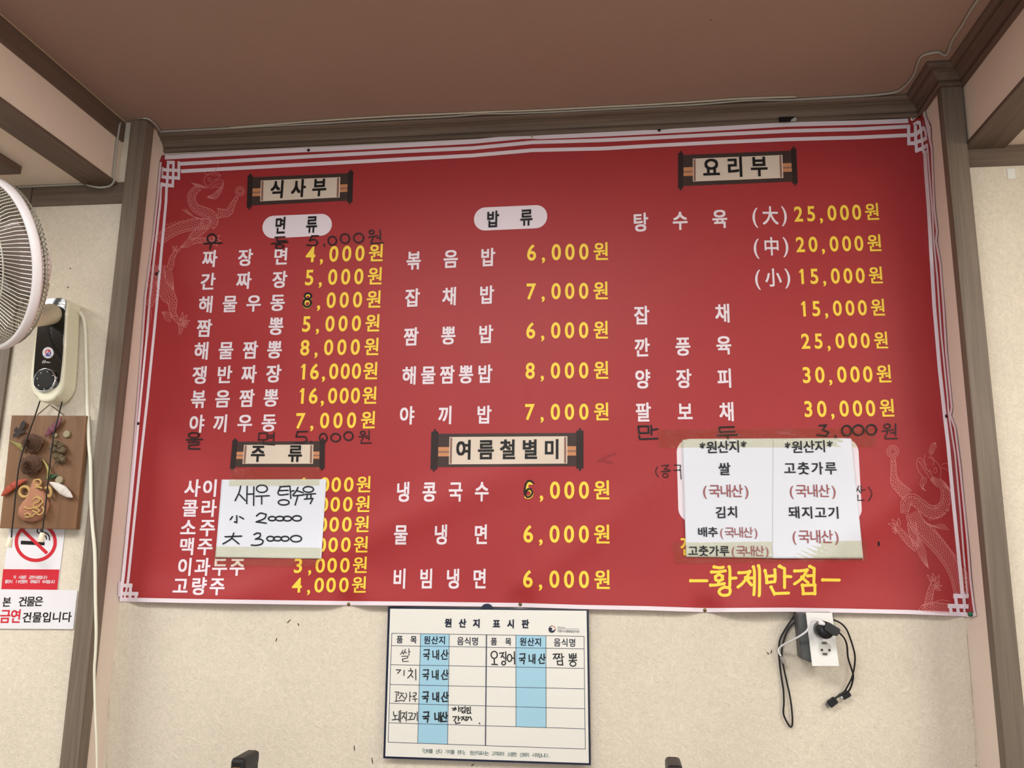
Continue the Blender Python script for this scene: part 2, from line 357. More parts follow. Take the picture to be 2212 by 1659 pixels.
# ------------------------------------------------------------------ print helpers
L1, L2, L3 = 0.0006, 0.0010, 0.0014
def resamp(pts, step=8):
    out = [pts[0]]
    for i in range(1, len(pts)):
        a, b = pts[i-1], pts[i]; d = math.hypot(b[0]-a[0], b[1]-a[1]); k = max(1, int(d/step))
        for j in range(1, k+1): out.append((a[0]+(b[0]-a[0])*j/k, a[1]+(b[1]-a[1])*j/k))
    return out
def strip(mb, S, pts, w, lift=L1, step=8, taper=False, closed=False):
    """ribbon of width w px along a polyline"""
    if closed: pts = list(pts)+[pts[0]]
    pts = resamp(pts, step); n = len(pts); vs = []
    for i, p in enumerate(pts):
        a = pts[max(i-1, 0)]; b = pts[min(i+1, n-1)]
        if closed and i in (0, n-1): a = pts[n-2]; b = pts[1]
        dx, dy = b[0]-a[0], b[1]-a[1]; l = math.hypot(dx, dy) or 1; nx, ny = -dy/l, dx/l
        a2 = pts[max(i-1, 0)]; b2 = pts[min(i+1, n-1)]
        m_ = 1.0
        if 0 < i < n-1:
            d1 = (p[0]-a2[0], p[1]-a2[1]); l1 = math.hypot(*d1) or 1
            c = abs((-d1[1]/l1)*nx+(d1[0]/l1)*ny); m_ = 1/max(c, 0.6)
        ww = (w[i] if isinstance(w, list) else w)*0.5*m_
        if taper: ww *= (0.35+0.65*math.sin(PI*min(1, max(0, (i+0.3)/(n-0.4)))))
        vs += [S(p[0]+nx*ww, p[1]+ny*ww, lift), S(p[0]-nx*ww, p[1]-ny*ww, lift)]
    mb.add(vs, [(2*i, 2*i+2, 2*i+3, 2*i+1) for i in range(n-1)])
def poly(mb, S, pts, lift=L1):
    mb.add([S(x, y, lift) for x, y in pts], [tuple(range(len(pts)))])
def quadgrid(mb, S, q, nx, ny, lift=L1):
    """quad given TL,TR,BR,BL subdivided"""
    vs = []
    for j in range(ny+1):
        for i in range(nx+1):
            u, v = i/nx, j/ny
            vs.append(S((1-v)*((1-u)*q[0][0]+u*q[1][0])+v*((1-u)*q[3][0]+u*q[2][0]), (1-v)*((1-u)*q[0][1]+u*q[1][1])+v*((1-u)*q[3][1]+u*q[2][1]), lift))
    mb.add(vs, [(j*(nx+1)+i, (j+1)*(nx+1)+i, (j+1)*(nx+1)+i+1, j*(nx+1)+i+1) for j in range(ny) for i in range(nx)])
GL = {}
def glyph(ch, off):
    k = (ch, off)
    if k not in GL:
        c = bpy.data.curves.new('glyph', 'FONT'); c.body = ch; c.offset = off; c.resolution_u = 5
        o = bpy.data.objects.new('glyph', c); COL.objects.link(o)
        dg = bpy.context.evaluated_depsgraph_get()
        me = bpy.data.meshes.new_from_object(o.evaluated_get(dg))
        GL[k] = ([(v.co.x, v.co.y) for v in me.vertices], [tuple(p.vertices) for p in me.polygons])
        if ch == '1':
            v_, f_ = GL[k]; n = len(v_); GL[k] = (v_+[(0.205, 0.69), (0.205, 0.56), (0.09, 0.50), (0.09, 0.585)], f_+[(n, n+1, n+2, n+3)])
        bpy.data.objects.remove(o); bpy.data.curves.remove(c); bpy.data.meshes.remove(me)
    return GL[k]
SB_ = None
VV = (1228.5, -8253.9)  # where plumb lines meet
def put(mb, S, ch, cx, cy_, w, h, off=0.018, lift=L1, dirx=(1, 0), up=None, lean=None):
    """one character centred at the photo point (cx, cy_), w x h px for its em box"""
    if ch == ' ': return
    bold = off*0.95 if ord(ch) > 0x2000 else 0.0
    if S is SB_ and w < 12: bold = 0.0
    vs, fs = glyph(ch, 0.0 if ord(ch) > 0x2000 else off)
    if ord(ch) > 0x2000: gx0, gy0 = 0.46, 0.375
    else:
        xs = [v[0] for v in vs]; gx0 = (min(xs)+max(xs))/2; gy0 = 0.345
    if up is None:
        ux, uy = VV[0]-cx, VV[1]-cy_; l = math.hypot(ux, uy); ux, uy = ux/l, uy/l
    else: ux, uy = up
    if lean: ux += lean
    base = [S(cx+(x-gx0)*w*dirx[0]+(y-gy0)*h*ux, cy_+(x-gx0)*w*dirx[1]+(y-gy0)*h*uy, lift) for x, y in vs]
    mb.add(base, fs)
    if bold:
        o = S(cx, cy_, lift); ex = (S(cx+w*dirx[0], cy_+w*dirx[1], lift)-o)*bold; ey = (S(cx+h*ux*0.5, cy_+h*uy*0.5, lift)-o)*2*bold
        for k, (a, b) in enumerate(((1, .8), (1, -.8), (-1, .8), (-1, -.8))):
            d = ex*a+ey*b+Vector((0, -0.00003*(k+1), 0)); mb.add([p+d for p in base], fs)
def row(mb, S, text, p0, p1, w, h, off=0.018, lift=L1, lean=None, up=None, slope=None):
    n = len(text); dx, dy = p1[0]-p0[0], p1[1]-p0[1]; l = math.hypot(dx, dy) or 1
    d = (dx/l, dy/l) if slope is None else (1, slope)
    for i, ch in enumerate(text):
        t = i/(n-1) if n > 1 else 0
        if ch == '(' or (ch == '*' and i == 0): t += 0.16/(n-1)
        if ch == ')' or (ch == '*' and i > 0): t -= 0.16/(n-1)
        put(mb, S, ch, p0[0]+dx*t, p0[1]+dy*t, w, h, off, lift, d, up, lean)
P4 = (0, .17, .354, .55, .75, 1); P5 = (0, .170, .306, .453, .622, .787, 1)
def price(mb, S, text, p0, p1, h, wd=None, ww=None, off=0.021, skip=(), lift=L1):
    """p0 centre of the first digit, p1 centre of the last sign"""
    ts = P4 if len(text) == 6 else P5
    dx, dy = p1[0]-p0[0], p1[1]-p0[1]; l = math.hypot(dx, dy); d = (dx/l, dy/l)
    for i, ch in enumerate(text):
        if i in skip: continue
        t = ts[i]; x, y = p0[0]+dx*t, p0[1]+dy*t
        if ch == '원': put(mb, S, ch, x, y, h*0.94, h*1.02, off, lift, d)
        elif ch == ',': put(mb, S, ch, x, y+h*0.05, h*1.0, h*1.08, 0.02, lift, d)
        else: put(mb, S, ch, x, y, h*1.02, h*1.16, off, lift, d)

def sharp_smooth(pts, n=6):
    out = []; seg = [pts[0]]
    for i in range(1, len(pts)):
        seg.append(pts[i])
        if i < len(pts)-1:
            a1 = math.atan2(pts[i][1]-pts[i-1][1], pts[i][0]-pts[i-1][0]); a2 = math.atan2(pts[i+1][1]-pts[i][1], pts[i+1][0]-pts[i][0])
            d = abs((a2-a1+PI) % (2*PI)-PI)
            if d > math.radians(62): out += (smooth2(seg, n) if len(seg) > 2 else seg)[(1 if out else 0):]; seg = [pts[i]]
    out += (smooth2(seg, n) if len(seg) > 2 else seg)[(1 if out else 0):]
    return out
# ------------------------------------------------------------------ banner borders
def bline(pts, w_):
    b = MB(); strip(b, S_BAN, pts, w_); b.build('border_line', M_PINKW, banner, fix=False)
off = lambda pts, dx, dy: [(x+dx, y+dy) for x, y in pts]
T0 = [p for p in TOP if 358 <= p[0] <= 1964]
bline(off([(356, 335)]+T0[1:], 0, 5), 9.5)
T1 = [(388, 354), (500, 348), (667, 338), (850, 328), (1020, 320), (1150, 307.5), (1300, 303), (1424, 297), (1560, 290), (1700, 283), (1850, 279), (1966, 273)]
bline(T1, 8)
T2 = [(391, 370), (500, 364), (667, 355), (850, 345), (1020, 336), (1150, 324.5), (1300, 321), (1424, 314), (1560, 307), (1700, 301), (1850, 297), (1960, 292)]
bline(T2, 8)
# left verticals
bline([(348, 398), (346.3, 436), (333, 557), (323, 653), (317, 726), (304, 860), (291, 1000), (267.5, 1246), (265, 1262)], 4.6)
bline([(360, 400), (358.6, 436), (347.5, 557), (339, 653), (332, 726), (318.5, 860), (303, 1000), (277.5, 1246), (275.5, 1262)], 5.6)
bline(off(LFT[1:], 2.2, 0), 4.4)
bline(off([LFT[-2], LFT[-1]], 3, -2), 6)
# right verticals
bline([(1997.5, 325), (2000, 370), (2006, 450), (2011, 540), (2018, 660), (2030, 800), (2041, 900), (2048, 960), (2060, 1090), (2071, 1200), (2079, 1283)], 8)
bline([(2004, 322), (2008, 380), (2015, 470), (2017, 520), (2025, 600), (2033, 720), (2047, 860), (2049, 892), (2063, 980), (2075, 1110), (2082, 1200), (2090, 1288)], 4)
bline(off([p for p in RGTE if p[1] > 300 or p[1] < 240], -2.2, 0), 4.5)
bline([(1972, 257), (1983, 246), (1993, 236)], 6); bline([(1995, 232), (1996.5, 250), (2002, 262), (2007.5, 275), (2008.5, 298), (2009, 306)], 5)
# bottom band
bline(off(BOT, 0, -5), 9)
# corner knots: interlaced bands, traced band by band
def knot(fr_, bands):
    mb = MB()
    for w_, *pts in bands: strip(mb, S_BAN, fr_(*pts), w_, L2, 3)
    mb.build('corner_knot', M_PINKW, banner, fix=False)
knot(frame(12.77, 1940, 220), [(7, 290,645, 292,900, 298,1190), (6.5, 475,610, 480,870, 490,1100, 512,1395), (4.6, 585,525, 610,680, 640,880, 662,1090, 690,1340, 700,1420),
    (8, 240,925, 420,910), (8.5, 400,912, 510,878, 620,790, 730,700), (4.6, 715,690, 745,780, 765,900, 772,1020), (8, 790,985, 700,1050, 590,1085, 450,1130), (8, 460,1140, 262,1148),
    (8, 432,640, 580,545), (8, 470,1362, 560,1325, 690,1280, 800,1195), (3.6, 800,1150, 815,1300, 822,1420)])
knot(frame(15.08, 330, 320), [(7.4, 458,462, 715,470), (7, 305,690, 450,712, 900,728), (7, 278,925, 440,955, 885,975), (7.6, 255,1165, 430,1208, 690,1222),
    (5.6, 502,412, 492,700, 480,900, 466,1100, 450,1300), (5.4, 676,430, 668,800, 650,1280), (5.6, 850,430, 846,1035), (3.4, 326,615, 315,800, 302,985), (4.6, 288,1110, 275,1300)])
knot(frame(22.1, 2040, 1270), [(9.5, 425,378, 1170,398), (7, 508,270, 590,860), (7, 900,200, 970,900), (9.5, 165,858, 1160,890), (7, 270,780, 335,1260), (7, 620,900, 690,1280), (5, 940,1000, 1010,1340), (4, 1130,280, 1120,500)])
knot(frame(18.43, 240, 1230), [(8, 450,640, 850,640), (6.5, 775,560, 768,900, 740,1260), (4, 665,540, 600,860, 505,1250), (8, 470,965, 1085,970), (6, 1025,900, 955,1260), (6, 345,480, 325,800, 335,1080)])

# ------------------------------------------------------------------ dragons in thin pale line
def width_outline(sp, ws):
    n = len(sp); A, B = [], []
    for i, p in enumerate(sp):
        a = sp[max(i-1, 0)]; b = sp[min(i+1, n-1)]; dx, dy = b[0]-a[0], b[1]-a[1]; l = math.hypot(dx, dy) or 1
        A.append((p[0]-dy/l*ws[i]/2, p[1]+dx/l*ws[i]/2)); B.append((p[0]+dy/l*ws[i]/2, p[1]-dx/l*ws[i]/2))
    return A, B
def limb(mb, sp, ws, lw=0.9, cell=4.6, belly=0, lift=L1):
    sp3 = catmull([(p[0], p[1], w_) for p, w_ in zip(sp, ws)], 8)
    s2 = [(v.x, v.y) for v in sp3]; w2 = [v.z for v in sp3]
    A, B = width_outline(s2, w2)
    strip(mb, S_BAN, A, lw*1.15, lift, 6); strip(mb, S_BAN, B, lw*1.15, lift, 6)
    # arc-length rows of scales
    L = [0]
    for i in range(1, len(s2)): L.append(L[-1]+math.hypot(s2[i][0]-s2[i-1][0], s2[i][1]-s2[i-1][1]))
    def at(s, t):
        s = min(max(s, 0), L[-1])
        for i in range(len(L)-1):
            if s <= L[i+1]: break
        k = (s-L[i])/max(L[i+1]-L[i], 1e-6)
        return (A[i][0]*(1-t)*(1-k)+A[i+1][0]*(1-t)*k+B[i][0]*t*(1-k)+B[i+1][0]*t*k, A[i][1]*(1-t)*(1-k)+A[i+1][1]*(1-t)*k+B[i][1]*t*(1-k)+B[i+1][1]*t*k)
    t0, t1 = 0.0, 1.0
    if belly > 0: t0 = belly
    if belly < 0: t1 = 1+belly
    if belly:
        tb = t0 if belly > 0 else t1
        strip(mb, S_BAN, [at(s, tb) for s in [L[-1]*i/30 for i in range(31)]], lw, lift, 6)
        k = int(L[-1]/3.2)
        for i in range(k): strip(mb, S_BAN, [at((i+0.5)*L[-1]/k, 0 if belly > 0 else 1), at((i+0.2)*L[-1]/k, tb)], lw*0.75, lift, 20)
    rows = max(2, int(L[-1]/cell)); 
    for i in range(rows):
        s = (i+0.5)*L[-1]/rows; wd = w2[min(len(w2)-1, int(len(w2)*i/rows))]*(t1-t0); m_ = max(1, round(wd/(cell*1.15)))
        ph = 0.5 if i % 2 else 0.0
        for j in range(m_+1):
            a = (j-ph)/m_; b = (j+1-ph)/m_
            a = max(0, a); b = min(1, b)
            if b-a < 0.2/m_: continue
            ta, tb2 = t0+(t1-t0)*a, t0+(t1-t0)*b
            strip(mb, S_BAN, [at(s-cell*0.1, ta), at(s+cell*0.5, ta*0.75+tb2*0.25), at(s+cell*0.5, ta*0.25+tb2*0.75), at(s-cell*0.1, tb2)], lw*0.8, lift, 20)
            if a > 0: strip(mb, S_BAN, [at(s-cell*0.1, ta), at(s-cell*0.5, ta)], lw*0.8, lift, 20)
def flame(mb, pts, lw=0.9, n=4):
    """tuft of near-parallel curved strands between two side curves"""
    A, B = pts
    for i in range(n+1):
        t = i/n; strip(mb, S_BAN, smooth2([(a[0]*(1-t)+b[0]*t, a[1]*(1-t)+b[1]*t) for a, b in zip(A, B)], 4), lw, L1, 8)
def line(mb, pts, lw=0.95): strip(mb, S_BAN, smooth2(pts, 5), lw, L1, 6)
def claw(mb, c, ang, r, fr_=None):
    for da in (-0.7, -0.1, 0.6):
        a = ang+da; tip = (c[0]+math.cos(a)*r, c[1]+math.sin(a)*r)
        n_x, n_y = -math.sin(a)*r*0.16, math.cos(a)*r*0.16
        line(mb, [(c[0]+n_x, c[1]+n_y), ((c[0]+tip[0])/2+n_x*1.6, (c[1]+tip[1])/2+n_y*1.6), tip])
        line(mb, [(c[0]-n_x, c[1]-n_y), ((c[0]+tip[0])/2-n_x*0.4, (c[1]+tip[1])/2-n_y*0.4), tip])
        for q in (0.3, 0.5): line(mb, [(c[0]+(tip[0]-c[0])*q+n_x, c[1]+(tip[1]-c[1])*q+n_y), (c[0]+(tip[0]-c[0])*q-n_x, c[1]+(tip[1]-c[1])*q-n_y)], 0.7)
def orb(mb, c, r):
    line(mb, [(c[0]+r*math.cos(a*PI/8), c[1]+r*math.sin(a*PI/8)) for a in range(17)])
    line(mb, [(c[0]+r*0.62*math.cos(a*PI/8), c[1]+r*0.62*math.sin(a*PI/8)) for a in range(17)], 0.8)
    for a in range(12):
        an = a*PI/6; line(mb, [(c[0]+r*0.62*math.cos(an), c[1]+r*0.62*math.sin(an)), (c[0]+r*math.cos(an+.1), c[1]+r*math.sin(an+.1))], 0.8)
    line(mb, [(c[0]-r*0.3, c[1]-r*0.3), (c[0]+r*0.3, c[1]-r*0.3), (c[0]+r*0.3, c[1]+r*0.3), (c[0]-r*0.3, c[1]+r*0.3), (c[0]-r*0.3, c[1]-r*0.3)], 0.8)
D1 = frame(4.148, 310, 340); dl = MB()
limb(dl, D1(505,262, 440,320, 432,390, 470,455, 545,490, 610,525, 628,580, 600,625), [w_/4.148 for w_ in (55, 68, 72, 78, 90, 88, 78, 60)], belly=0.22)
limb(dl, D1(590,590, 480,600, 370,620, 270,655, 190,700, 130,745), [w_/4.148 for w_ in (90, 96, 92, 95, 100, 100)], belly=-0.2)
limb(dl, D1(655,500, 710,500, 765,490, 790,440, 815,395, 840,350), [w_/4.148 for w_ in (90, 72, 62, 46, 34, 26)])
limb(dl, D1(560,600, 500,660, 455,700, 420,735), [w_/4.148 for w_ in (90, 80, 66, 50)]); limb(dl, D1(430,755, 490,745, 560,742, 600,735), [w_/4.148 for w_ in (50, 44, 44, 36)])
orb(dl, D1(865,303)[0], 41/4.148); claw(dl, D1(612,730)[0], 0.3, 20); 
flame(dl, (D1(425,690, 395,730, 360,775, 325,808), D1(440,770, 405,800, 370,806, 328,810)))
flame(dl, (D1(560,560, 450,530, 390,500, 345,468), D1(560,560, 470,545, 430,510, 385,462)), n=3)
flame(dl, (D1(520,250, 470,235, 430,225, 408,195), D1(585,270, 530,275, 450,245, 410,197)), n=5)
flame(dl, (D1(690,275, 655,300, 620,330, 570,352), D1(720,225, 700,300, 650,370, 575,360)), n=5)
line(dl, D1(540,200, 560,165, 600,140, 660,140, 690,170)); line(dl, D1(585,265, 600,240, 640,215, 690,200, 715,215, 710,250, 680,270, 640,265, 600,280))
line(dl, D1(690,160, 670,185, 640,200, 625,195)); line(dl, D1(605,195, 585,185, 580,205, 600,215, 612,200)); line(dl, D1(540,130, 560,150, 590,160)); line(dl, D1(640,130, 650,100, 680,60))
for k in range(6): line(dl, D1(610+18*k, 268-4*k, 616+18*k, 240-5*k), 0.8)
line(dl, D1(540,205, 550,235, 580,262)); line(dl, D1(600,150, 620,160, 640,150, 655,165, 670,150, 690,160))
for k in range(7): x = 190+k*38; y = 612-k*9; line(dl, D1(x, y+6, x+14, y-16, x+30, y-4), 0.8)
limb(dl, D1(285,850, 255,905, 245,960, 225,1000), [w_/4.148 for w_ in (30, 44, 52, 56)]); claw(dl, D1(280,850)[0], -1.2, 15)
limb(dl, D1(150,960, 150,1050, 165,1140, 215,1230, 255,1290, 262,1370, 270,1420), [w_/4.148 for w_ in (80, 90, 100, 130, 90, 60, 48)])
limb(dl, D1(120,960, 80,1080, 90,1200, 50,1330), [w_/4.148 for w_ in (70, 80, 80, 60)])
limb(dl, D1(270,1410, 300,1455, 330,1480, 345,1490), [w_/4.148 for w_ in (48, 44, 40, 36)]); limb(dl, D1(330,1475, 335,1530, 325,1585), [w_/4.148 for w_ in (44, 36, 18)])
claw(dl, D1(335,1470)[0], -0.7, 20); claw(dl, D1(350,1490)[0], 0.2, 12)
flame(dl, (D1(180,1010, 195,1080, 230,1140, 268,1195), D1(240,1000, 262,1060, 268,1120, 272,1190)), n=5)
flame(dl, (D1(165,1385, 185,1430, 205,1460, 240,1470), D1(170,1385, 210,1385, 245,1400, 260,1430)), n=4)
line(dl, D1(60,1330, 70,1420, 50,1500, 45,1600), 0.8)
dl.build('dragon_line_drawing', M_LINE, banner, fix=False)
D2 = frame(3.858, 1880, 920); dr = MB(); q_ = 3.858
orb(dr, D2(187,213)[0], 50/q_)
limb(dr, D2(190,268, 193,330, 195,400, 205,465, 250,520, 310,575), [w_/q_ for w_ in (34, 42, 46, 74, 86, 100)])
limb(dr, D2(618,510, 628,590, 612,665, 555,715, 480,705, 410,650, 350,612, 300,640, 285,730), [w_/q_ for w_ in (72, 76, 88, 108, 100, 92, 92, 90, 60)], belly=0.24)
limb(dr, D2(345,720, 395,820, 490,920, 590,1030, 665,1140, 712,1260, 735,1390), [w_/q_ for w_ in (110, 128, 128, 122, 112, 94, 74)], belly=0.16)
limb(dr, D2(345,800, 355,880, 375,950, 380,1000), [w_/q_ for w_ in (70, 74, 60, 50)]); limb(dr, D2(395,1030, 335,975, 280,915, 235,860), [w_/q_ for w_ in (54, 60, 52, 40)])
claw(dr, D2(222,850)[0], -2.0, 22); claw(dr, D2(225,860)[0], 2.6, 12)
limb(dr, D2(485,1500, 492,1430, 505,1370, 520,1320), [w_/q_ for w_ in (70, 56, 50, 42)]); limb(dr, D2(430,1520, 510,1510, 580,1515, 660,1520), [w_/q_ for w_ in (50, 76, 80, 70)])
claw(dr, D2(522,1310)[0], -1.5, 22); claw(dr, D2(535,1340)[0], -0.1, 16)
flame(dr, (D2(390,920, 385,1020, 430,1120, 488,1190), D2(420,950, 455,1030, 470,1110, 485,1190)), n=5)
flame(dr, (D2(440,790, 520,830, 580,820, 628,830), D2(480,830, 560,850, 610,860, 660,865)), n=3)
flame(dr, (D2(515,420, 560,440, 610,460, 665,530), D2(500,450, 560,510, 620,510, 680,560)), n=7)
flame(dr, (D2(440,420, 415,470, 430,520, 465,542), D2(470,430, 465,470, 440,510, 460,540)), n=3)
flame(dr, (D2(490,230, 495,190, 510,150, 545,140), D2(515,240, 535,200, 550,170, 545,142)), n=4)
line(dr, D2(440,430, 400,370, 385,310, 400,270, 430,275, 460,340, 495,390)); line(dr, D2(400,290, 430,330, 460,380, 500,440, 515,420, 495,360))
line(dr, D2(455,235, 450,290, 470,330)); line(dr, D2(495,240, 540,290, 575,330, 590,370, 585,430, 605,460)); line(dr, D2(525,380, 545,345, 555,380, 530,395)); line(dr, D2(480,260, 510,270, 530,300, 520,330))
line(dr, D2(590,330, 620,310, 650,320)); line(dr, D2(590,350, 630,360, 650,380)); 
for k in range(6): line(dr, D2(405+17*k, 300+22*k, 425+17*k, 295+20*k), 0.8)
for k in range(9): x = 530+k*21; y = 870+k*27; line(dr, D2(x, y+14, x+6, y-14, x+24, y+18), 0.8)
for k in range(6): x = 480+k*30; y = 775-(k*k)*3; line(dr, D2(x, y-8, x+22, y+12, x+26, y-12), 0.8)
line(dr, D2(560,1190, 600,1160, 650,1050)) if False else None
limb(dr, D2(770,1170, 795,1260, 800,1390), [w_/q_ for w_ in (20, 40, 44)])
line(dr, D2(400,1540, 430,1500, 470,1490)); line(dr, D2(420,1545, 445,1515, 480,1500)); line(dr, D2(540,1465, 600,1450, 660,1465))
dr.build('dragon_line_drawing', M_LINE, banner, fix=False)

# ------------------------------------------------------------------ scroll headings
M_SCB = mat('scroll_dark_print', (62, 46, 42), 0.5, 0.3, var=0.15, vscale=60); M_SCP = mat('scroll_paper_print', (214, 198, 182), 0.5, 0.3, var=0.04, vscale=30)
M_SCO = mat('scroll_ribbon_print', (196, 134, 92), 0.5, 0.3); M_SCE = mat('scroll_edge_print', (140, 104, 92), 0.5, 0.3)
M_SCD = mat('scroll_roller_print', (44, 30, 28), 0.5, 0.3)
def scroll(q, rollw=11, inx0=.105, inx1=.90, iny0=.13, iny1=.87):
    """q: TL TR BR BL of the dark cloth"""
    def S(u, v): return ((1-v)*((1-u)*q[0][0]+u*q[1][0])+v*((1-u)*q[3][0]+u*q[2][0]), (1-v)*((1-u)*q[0][1]+u*q[1][1])+v*((1-u)*q[3][1]+u*q[2][1]))
    h = q[3][1]-q[0][1]; wd = q[1][0]-q[0][0]; r = rollw/wd
    ng = int(wd/4); c = MB(); quadgrid(c, S_BAN, q, ng, 16, L1); top = c.build('scroll_cloth', M_SCB, banner, fix=False)
    for u0 in (-r*0.55, 1-r*0.45):
        a = MB()
        quadgrid(a, S_BAN, [S(u0, -.07), S(u0+r, -.07), S(u0+r, 1.07), S(u0, 1.07)], 3, 20, L2)
        quadgrid(a, S_BAN, [S(u0+r*.35, -.14), S(u0+r*.65, -.14), S(u0+r*.65, 1.14), S(u0+r*.35, 1.14)], 2, 20, L1)
        a.build('roller', M_SCD, top, fix=False)
    for (u0, u1) in ((r*0.5, inx0), (inx1, 1-r*0.5)):
        b = MB()
        quadgrid(b, S_BAN, [S(u0, .40), S(u1, .40), S(u1, .68), S(u0, .68)], 4, 6, L2)
        b.build('ribbon', M_SCO, top, fix=False)
    for (u0, u1) in ((r*0.5, inx0), (inx1, 1-r*0.5)):
        b = MB()
        quadgrid(b, S_BAN, [S(u0, .52), S(u1, .52), S(u1, .57), S(u0, .57)], 2, 1, L3)
        b.build('ribbon_stripe', M_SCE, top, fix=False)
    p = MB(); quadgrid(p, S_BAN, [S(inx0, iny0), S(inx1, iny0), S(inx1, iny1), S(inx0, iny1)], ng, 16, L2); p.build('scroll_paper', M_SCP, top, fix=False)
    w0 = 4.5/wd
    for u0 in (inx0+0.35*w0, inx1-1.5*w0):
        p = MB(); quadgrid(p, S_BAN, [S(u0, iny0+.02), S(u0+w0, iny0+.02), S(u0+w0, iny1-.02), S(u0, iny1-.02)], 1, 16, L3)
        p.build('scroll_edging', M_SCE, top, fix=False)
    return top
FA = frame(3.95, 300, 300)
def letters(name, material, fn, parent=banner, label=None):
    mb = MB(); fn(mb); o = mb.build(name, material, parent, fix=False)
    if label: o['label'] = label
    return o
LH = 0.0018
def chars(name, material, text, p0, p1, w, h, off, lift=L1, parent=None, S=S_BAN):
    '''one object per printed character'''
    n = len(text); dx, dy = p1[0]-p0[0], p1[1]-p0[1]; l = math.hypot(dx, dy) or 1
    for i, ch in enumerate(text):
        if ch == ' ': continue
        t = i/(n-1) if n > 1 else 0; mb = MB(); put(mb, S, ch, p0[0]+dx*t, p0[1]+dy*t, w, h, off, lift, (dx/l, dy/l)); mb.build(name, material, parent or banner, fix=False)
s1 = scroll([(541, 383), (757, 374), (755, 433), (539, 444)])
chars('heading_lettering', M_INK, '식사부', FA(1182,430)[0], FA(1540,412)[0], 34, 41, 0.036, LH, s1)
s2 = scroll([(1471, 335), (1714, 325), (1717, 392), (1471, 402)])
FB_ = frame(2.989, 1320, 300)
chars('heading_lettering', M_INK, '요리부', FB_(648,186)[0], FB_(956,176)[0], 41, 46, 0.032, LH, s2)
s3 = scroll([(508, 954), (696, 953), (695, 1009), (503, 1009)])
FC = frame(3.95, 340, 640)
chars('heading_lettering', M_INK, '주류', FC(858,1340)[0], FC(1176,1340)[0], 34, 39, 0.034, LH, s3)
s4 = scroll([(940, 937), (1252, 935), (1252, 1007), (938, 1009)], 15, .1, .915, .1, .92)
FD = frame(3.568, 820, 900)
chars('heading_lettering', M_INK, '여름철별미', FD(650,255)[0], FD(1328,250)[0], 39, 45, 0.032, LH, s4)
# white pill headings
def pill(pts_l, pts_r, h, name='heading_label'):
    pass
def roundrect(q, r, n=6):
    """rounded polygon from TL TR BR BL photo corners"""
    out = []
    for i in range(4):
        p = q[i]; a = q[i-1]; b = q[(i+1) % 4]
        da = (a[0]-p[0], a[1]-p[1]); la = math.hypot(*da); db = (b[0]-p[0], b[1]-p[1]); lb = math.hypot(*db)
        s = (p[0]+da[0]/la*r, p[1]+da[1]/la*r); t = (p[0]+db[0]/lb*r, p[1]+db[1]/lb*r)
        for k in range(n+1):
            u = k/n; out.append(((1-u)**2*s[0]+2*u*(1-u)*p[0]+u*u*t[0], (1-u)**2*s[1]+2*u*(1-u)*p[1]+u*u*t[1]))
    return out
def rrgrid(mb, S, q, r, lift, n=9, nx=40, ny=16):
    '''rounded quad as rows of cells, q TL TR BR BL, r corner radius px'''
    h = (math.hypot(q[3][0]-q[0][0], q[3][1]-q[0][1])+math.hypot(q[2][0]-q[1][0], q[2][1]-q[1][1]))/2
    w_ = (math.hypot(q[1][0]-q[0][0], q[1][1]-q[0][1])+math.hypot(q[2][0]-q[3][0], q[2][1]-q[3][1]))/2
    vsv = sorted(set([r/h*(1-math.cos(PI/2*i/n)) for i in range(n+1)]+[1-r/h*(1-math.cos(PI/2*i/n)) for i in range(n+1)]+[i/ny for i in range(ny+1)])); vs = []
    vsv = [v for v in vsv if 0 <= v <= 1]
    for v in vsv:
        d = min(v, 1-v)*h; ins = 0 if d >= r else r-math.sqrt(max(0, r*r-(r-d)**2)); e_ = ins/w_
        for i in range(nx+1):
            u = e_+(1-2*e_)*i/nx
            vs.append(S(*[(1-v)*((1-u)*q[0][k]+u*q[1][k])+v*((1-u)*q[3][k]+u*q[2][k]) for k in (0, 1)], lift))
    mb.add(vs, [(j*(nx+1)+i, (j+1)*(nx+1)+i, (j+1)*(nx+1)+i+1, j*(nx+1)+i+1) for j in range(len(vsv)-1) for i in range(nx)])
def fan_poly(mb, S, pts, lift):
    """outline filled with rings so that it can follow the surface"""
    cx_ = sum(p[0] for p in pts)/len(pts); cy2 = sum(p[1] for p in pts)/len(pts); n = len(pts); vs = [S(cx_, cy2, lift)]; rings = (0.34, 0.67, 1.0)
    for k in rings: vs += [S(cx_+(p[0]-cx_)*k, cy2+(p[1]-cy2)*k, lift) for p in pts]
    fs = [(0, 1+i, 1+(i+1) % n) for i in range(n)]
    for j in range(len(rings)-1):
        b = 1+j*n; fs += [(b+i, b+n+i, b+n+(i+1) % n, b+(i+1) % n) for i in range(n)]
    mb.add(vs, fs)
p1_ = MB(); rrgrid(p1_, S_BAN, [(567, 467), (717, 461), (717, 508), (567, 516)], 24, L1); pl1 = p1_.build('heading_label', M_PINKW, banner, fix=False)
chars('heading_lettering', M_INK, '면류', FA(1208,738)[0], FA(1475,728)[0], 27, 39, 0.03, LH, pl1)
p2_ = MB(); rrgrid(p2_, S_BAN, [(1024, 449), (1182, 442), (1182, 492), (1024, 499)], 24.5, L1); pl2 = p2_.build('heading_label', M_PINKW, banner, fix=False)
FE = frame(3.191, 820, 420)
chars('heading_lettering', M_INK, '밥류', FE(780,170)[0], FE(1012,157)[0], 30, 38, 0.03, LH, pl2)

